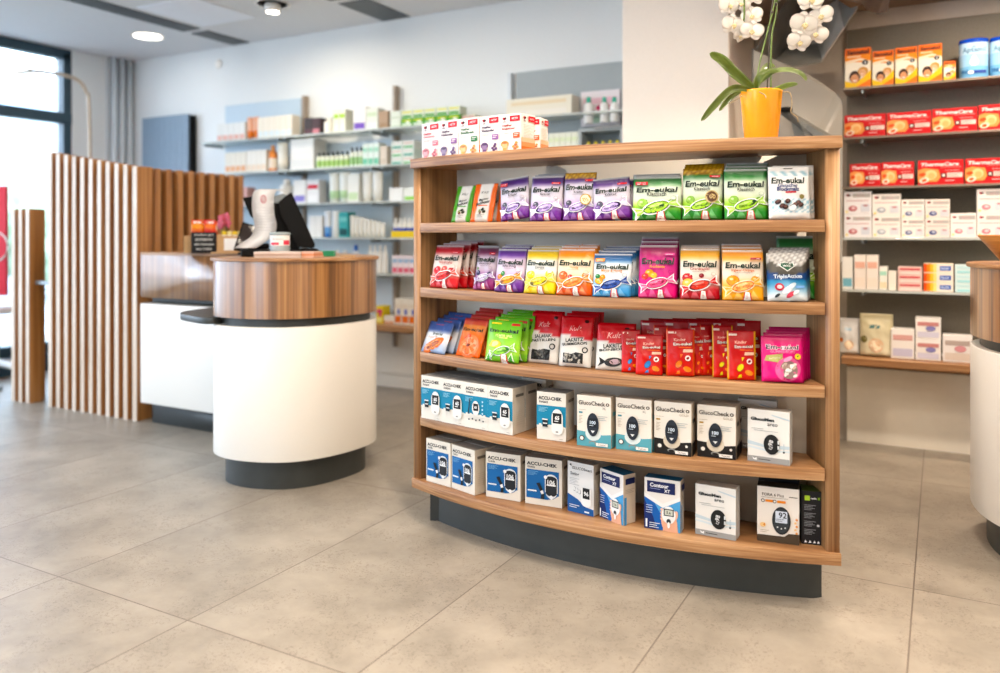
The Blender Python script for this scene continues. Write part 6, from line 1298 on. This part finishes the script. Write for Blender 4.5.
# ================================================================== ORCHID
OD = 2.54
pc = W(761, 140, OD)
t = thing('potted_orchid', 'white phalaenopsis orchid in an amber yellow pot on top of the display shelf', 'orchid', (pc.x, pc.y, 1.3895))
def L_(x, y, dd=0): return W(x, y, OD+dd)-Vector((pc.x, pc.y, 1.3895))
lathe('pot', [(.001, 0), (.047, 0), (.050, .003), (.065, .160), (.066, .166), (.062, .166), (.060, .15), (.001, .145)], m_pot, t, 40)
lathe('bark', [(.001, .146), (.056, .146), (.05, .158), (.03, .162), (.001, .165)], m_stemd, t, 16)
def leaf(pts, wmax, mat=m_leaf, fold=.35, up=(0, 0, 1), tip=.85):
    cs = catmull([tuple(p) for p in pts], 6, False); n_ = len(cs); bm = bmesh.new(); rows = []
    view = Vector((-SS, CC, 0))
    for i, c in enumerate(cs):
        s_ = i/(n_-1); d = (cs[min(n_-1, i+1)]-cs[max(0, i-1)]).normalized(); side = d.cross(view)
        side = (side.normalized()*.8+Vector((-d.y, d.x, 0))*.25+view*.45).normalized(); nn = d.cross(side).normalized()
        w_ = wmax*(.35+.65*math.sin(min(1, s_/.55)*PI/2))*(1 if s_ < .6 else math.sqrt(max(0, 1-((s_-.6)/.4)**2.4)))
        w_ = max(w_, wmax*.06)
        rows.append([bm.verts.new(c+side*w_*q+nn*abs(q)*w_*fold) for q in (-1, -.5, 0, .5, 1)])
    for i in range(n_-1):
        for j in range(4): bm.faces.new((rows[i][j], rows[i][j+1], rows[i+1][j+1], rows[i+1][j])).smooth = True
    bmesh.ops.solidify(bm, geom=bm.faces, thickness=.0022); return from_bm('leaf', bm, mat, t, True)
leaf([L_(758, 92), L_(748, 84, -.01), L_(735, 73, -.02), L_(722, 60, -.03), L_(709.5, 53.5, -.04)], .0165)
leaf([L_(757, 93), L_(744, 88.5, -.04), L_(730, 90, -.07), L_(714, 105, -.10), L_(701, 121, -.12)], .0125)
leaf([L_(757, 93, .02), L_(742, 90, .0), L_(729, 98, -.03), L_(719, 111, -.04)], .010)
leaf([L_(757, 92), L_(757, 82, -.02), L_(764, 74, -.04), L_(779, 70, -.06)], .012)
leaf([L_(756, 90, .03), L_(762, 76, .03), L_(768, 67, .05), L_(775, 66, .08)], .014)
leaf([L_(762, 82, -.02), L_(774, 72, -.05), L_(790, 71, -.09), L_(801, 75, -.11), L_(806, 81, -.12)], .0125, m_leafp)
leaf([L_(762, 92, -.01), L_(776, 90, -.03), L_(788, 86, -.05), L_(798, 84, -.06)], .0115)
def stem(pts, r, mat, nm='stem'): return tubeo(nm, catmull([tuple(p) for p in pts], 5, False), r, mat, t, 8)
TOPY = -40
stem([L_(756, 90), L_(759, 66, .01), L_(766, 38, .02), L_(774, 6, .02), L_(782, -25, .0), L_(797, -42, -.04), L_(812, -30, -.06), L_(816, 0, -.07), L_(812, 25, -.07), L_(806, 45, -.07)], .0028, m_stem)
stem([L_(771, 88, .02), L_(771, 62, .02), L_(772, 34, .02), L_(777, 4, .02), L_(772, -30, .0), L_(758, -45, -.02), L_(747, -30, -.04), L_(744.5, -5, -.05), L_(744, 18, -.05), L_(741, 33, -.05)], .0028, m_stem)
stem([L_(767, 90, .03), L_(769, 50, .04), L_(770, 20, .04), L_(773, 0, .04), L_(776, -30, .04)], .002, m_stemd, 'support_stick')
for (x_, y_) in ((772, 12), (776, 4), (779, 1)): 
    bm = bmesh.new(); bmesh.ops.create_uvsphere(bm, u_segments=8, v_segments=6, radius=.005, matrix=Matrix.Translation(L_(x_, y_, .01))); from_bm('bud', bm, m_stemd, t, True)
def petal_mesh(bm, M_, L, Wd, cup, mi=0):
    rows = []
    for i in range(9):
        s_ = i/8; w_ = Wd*max(.08, math.sin(PI*min(1, s_**.8*.93+.05)))**.55*(1+.05*math.sin(s_*9))
        rows.append([bm.verts.new(M_ @ Vector((q*w_, -cup*(s_*(1-s_)*4)+abs(q)**2*w_*.25, s_*L))) for q in (-1, -.6, -.2, .2, .6, 1)])
    for i in range(8):
        for j in range(5): f = bm.faces.new((rows[i][j], rows[i][j+1], rows[i+1][j+1], rows[i+1][j])); f.smooth = True; f.material_index = mi
def flower(x_, y_, dd, s_, turn, tiltx, spin):
    c = L_(x_, y_, dd); fo = thing_part = link('flower', None, t, c, (0, 0, 0))
    base = Matrix.Rotation(YAW+turn, 4, 'Z') @ Matrix.Rotation(tiltx, 4, 'X') @ Matrix.Rotation(spin, 4, 'Y')
    bm = bmesh.new()
    for ang, L, w_ in ((0, .9, .42), (2.25, .85, .36), (-2.25, .85, .36)): petal_mesh(bm, base @ Matrix.Translation((0, .006*s_/.04, 0)) @ Matrix.Rotation(ang, 4, 'Y'), s_*L, s_*w_, .04*s_)
    for sg in (-1, 1): petal_mesh(bm, base @ Matrix.Rotation(sg*1.3, 4, 'Y') @ Matrix.Rotation(.12*sg, 4, 'Z'), s_*.98, s_*.60, .05*s_)
    bmesh.ops.solidify(bm, geom=bm.faces, thickness=.0007); from_bm('petals', bm, m_petal, fo, True)
    bm = bmesh.new()
    for ang, L, w_ in ((PI, .34, .14), (PI-.9, .26, .10), (PI+.9, .26, .10)): petal_mesh(bm, base @ Matrix.Translation((0, -.006, 0)) @ Matrix.Rotation(ang, 4, 'Y'), s_*L, s_*w_, .16*s_)
    bmesh.ops.create_uvsphere(bm, u_segments=10, v_segments=8, radius=s_*.07, matrix=base @ Matrix.Translation((0, -.01, .0)) @ Matrix.Diagonal((1, 1, 1.4, 1)))
    from_bm('lip', bm, m_lip, fo, True)
for a in ((733, 25, -.07, .040, .25, .1, .1), (752, 16, -.05, .036, -.4, .1, -.2), (752, 31, -.08, .038, -.2, .15, .2), (729, 6, -.06, .038, .3, 0, 0), (741, 4, -.05, .032, .0, 0, .3), (754, -4, -.05, .036, -.2, 0, .1), (738, -16, -.05, .036, .2, 0, .1), (739, 36, -.06, .024, .5, .3, .4),
          (804, 24.5, -.12, .046, .05, .1, .1), (821, 16, -.09, .040, -.45, .1, -.3), (799, 42, -.13, .040, .1, .2, .1), (816, 34, -.10, .038, -.3, .1, .3), (811, 0, -.11, .044, 0, 0, 0), (826, -8, -.08, .038, -.3, 0, 0), (800, -12, -.08, .038, .3, 0, 0)): flower(*a)
for pts in ([L_(783, 92, -.07), L_(790, 93, -.08), L_(792, 104, -.08), L_(791, 112, -.08), L_(797, 117, -.08), L_(798, 122, -.08)], [L_(742, 96, -.07), L_(734, 101, -.08), L_(729, 104, -.08)], [L_(759, 92, -.08), L_(765, 95, -.085), L_(766, 98, -.09)]): stem(pts, .0016, m_root, 'aerial_root')
# ================================================================== CAMERA
cam = bpy.data.cameras.new('camera'); co = bpy.data.objects.new('camera', cam); COL.objects.link(co)
co.location = (0, 0, EYE); co.rotation_euler = (PI/2, 0, YAW)
cam.sensor_width = 36; cam.lens = 28.8; cam.shift_y = -(336.5-HOR)/1000; cam.clip_start = .05
cam.dof.use_dof = True; cam.dof.focus_distance = 2.62; cam.dof.aperture_fstop = 1.3
SC.camera = co
vs = SC.view_settings; vs.view_transform = 'Standard'; vs.look = 'None'; vs.gamma = 1; vs.use_curve_mapping = False; vs.exposure = 0.07
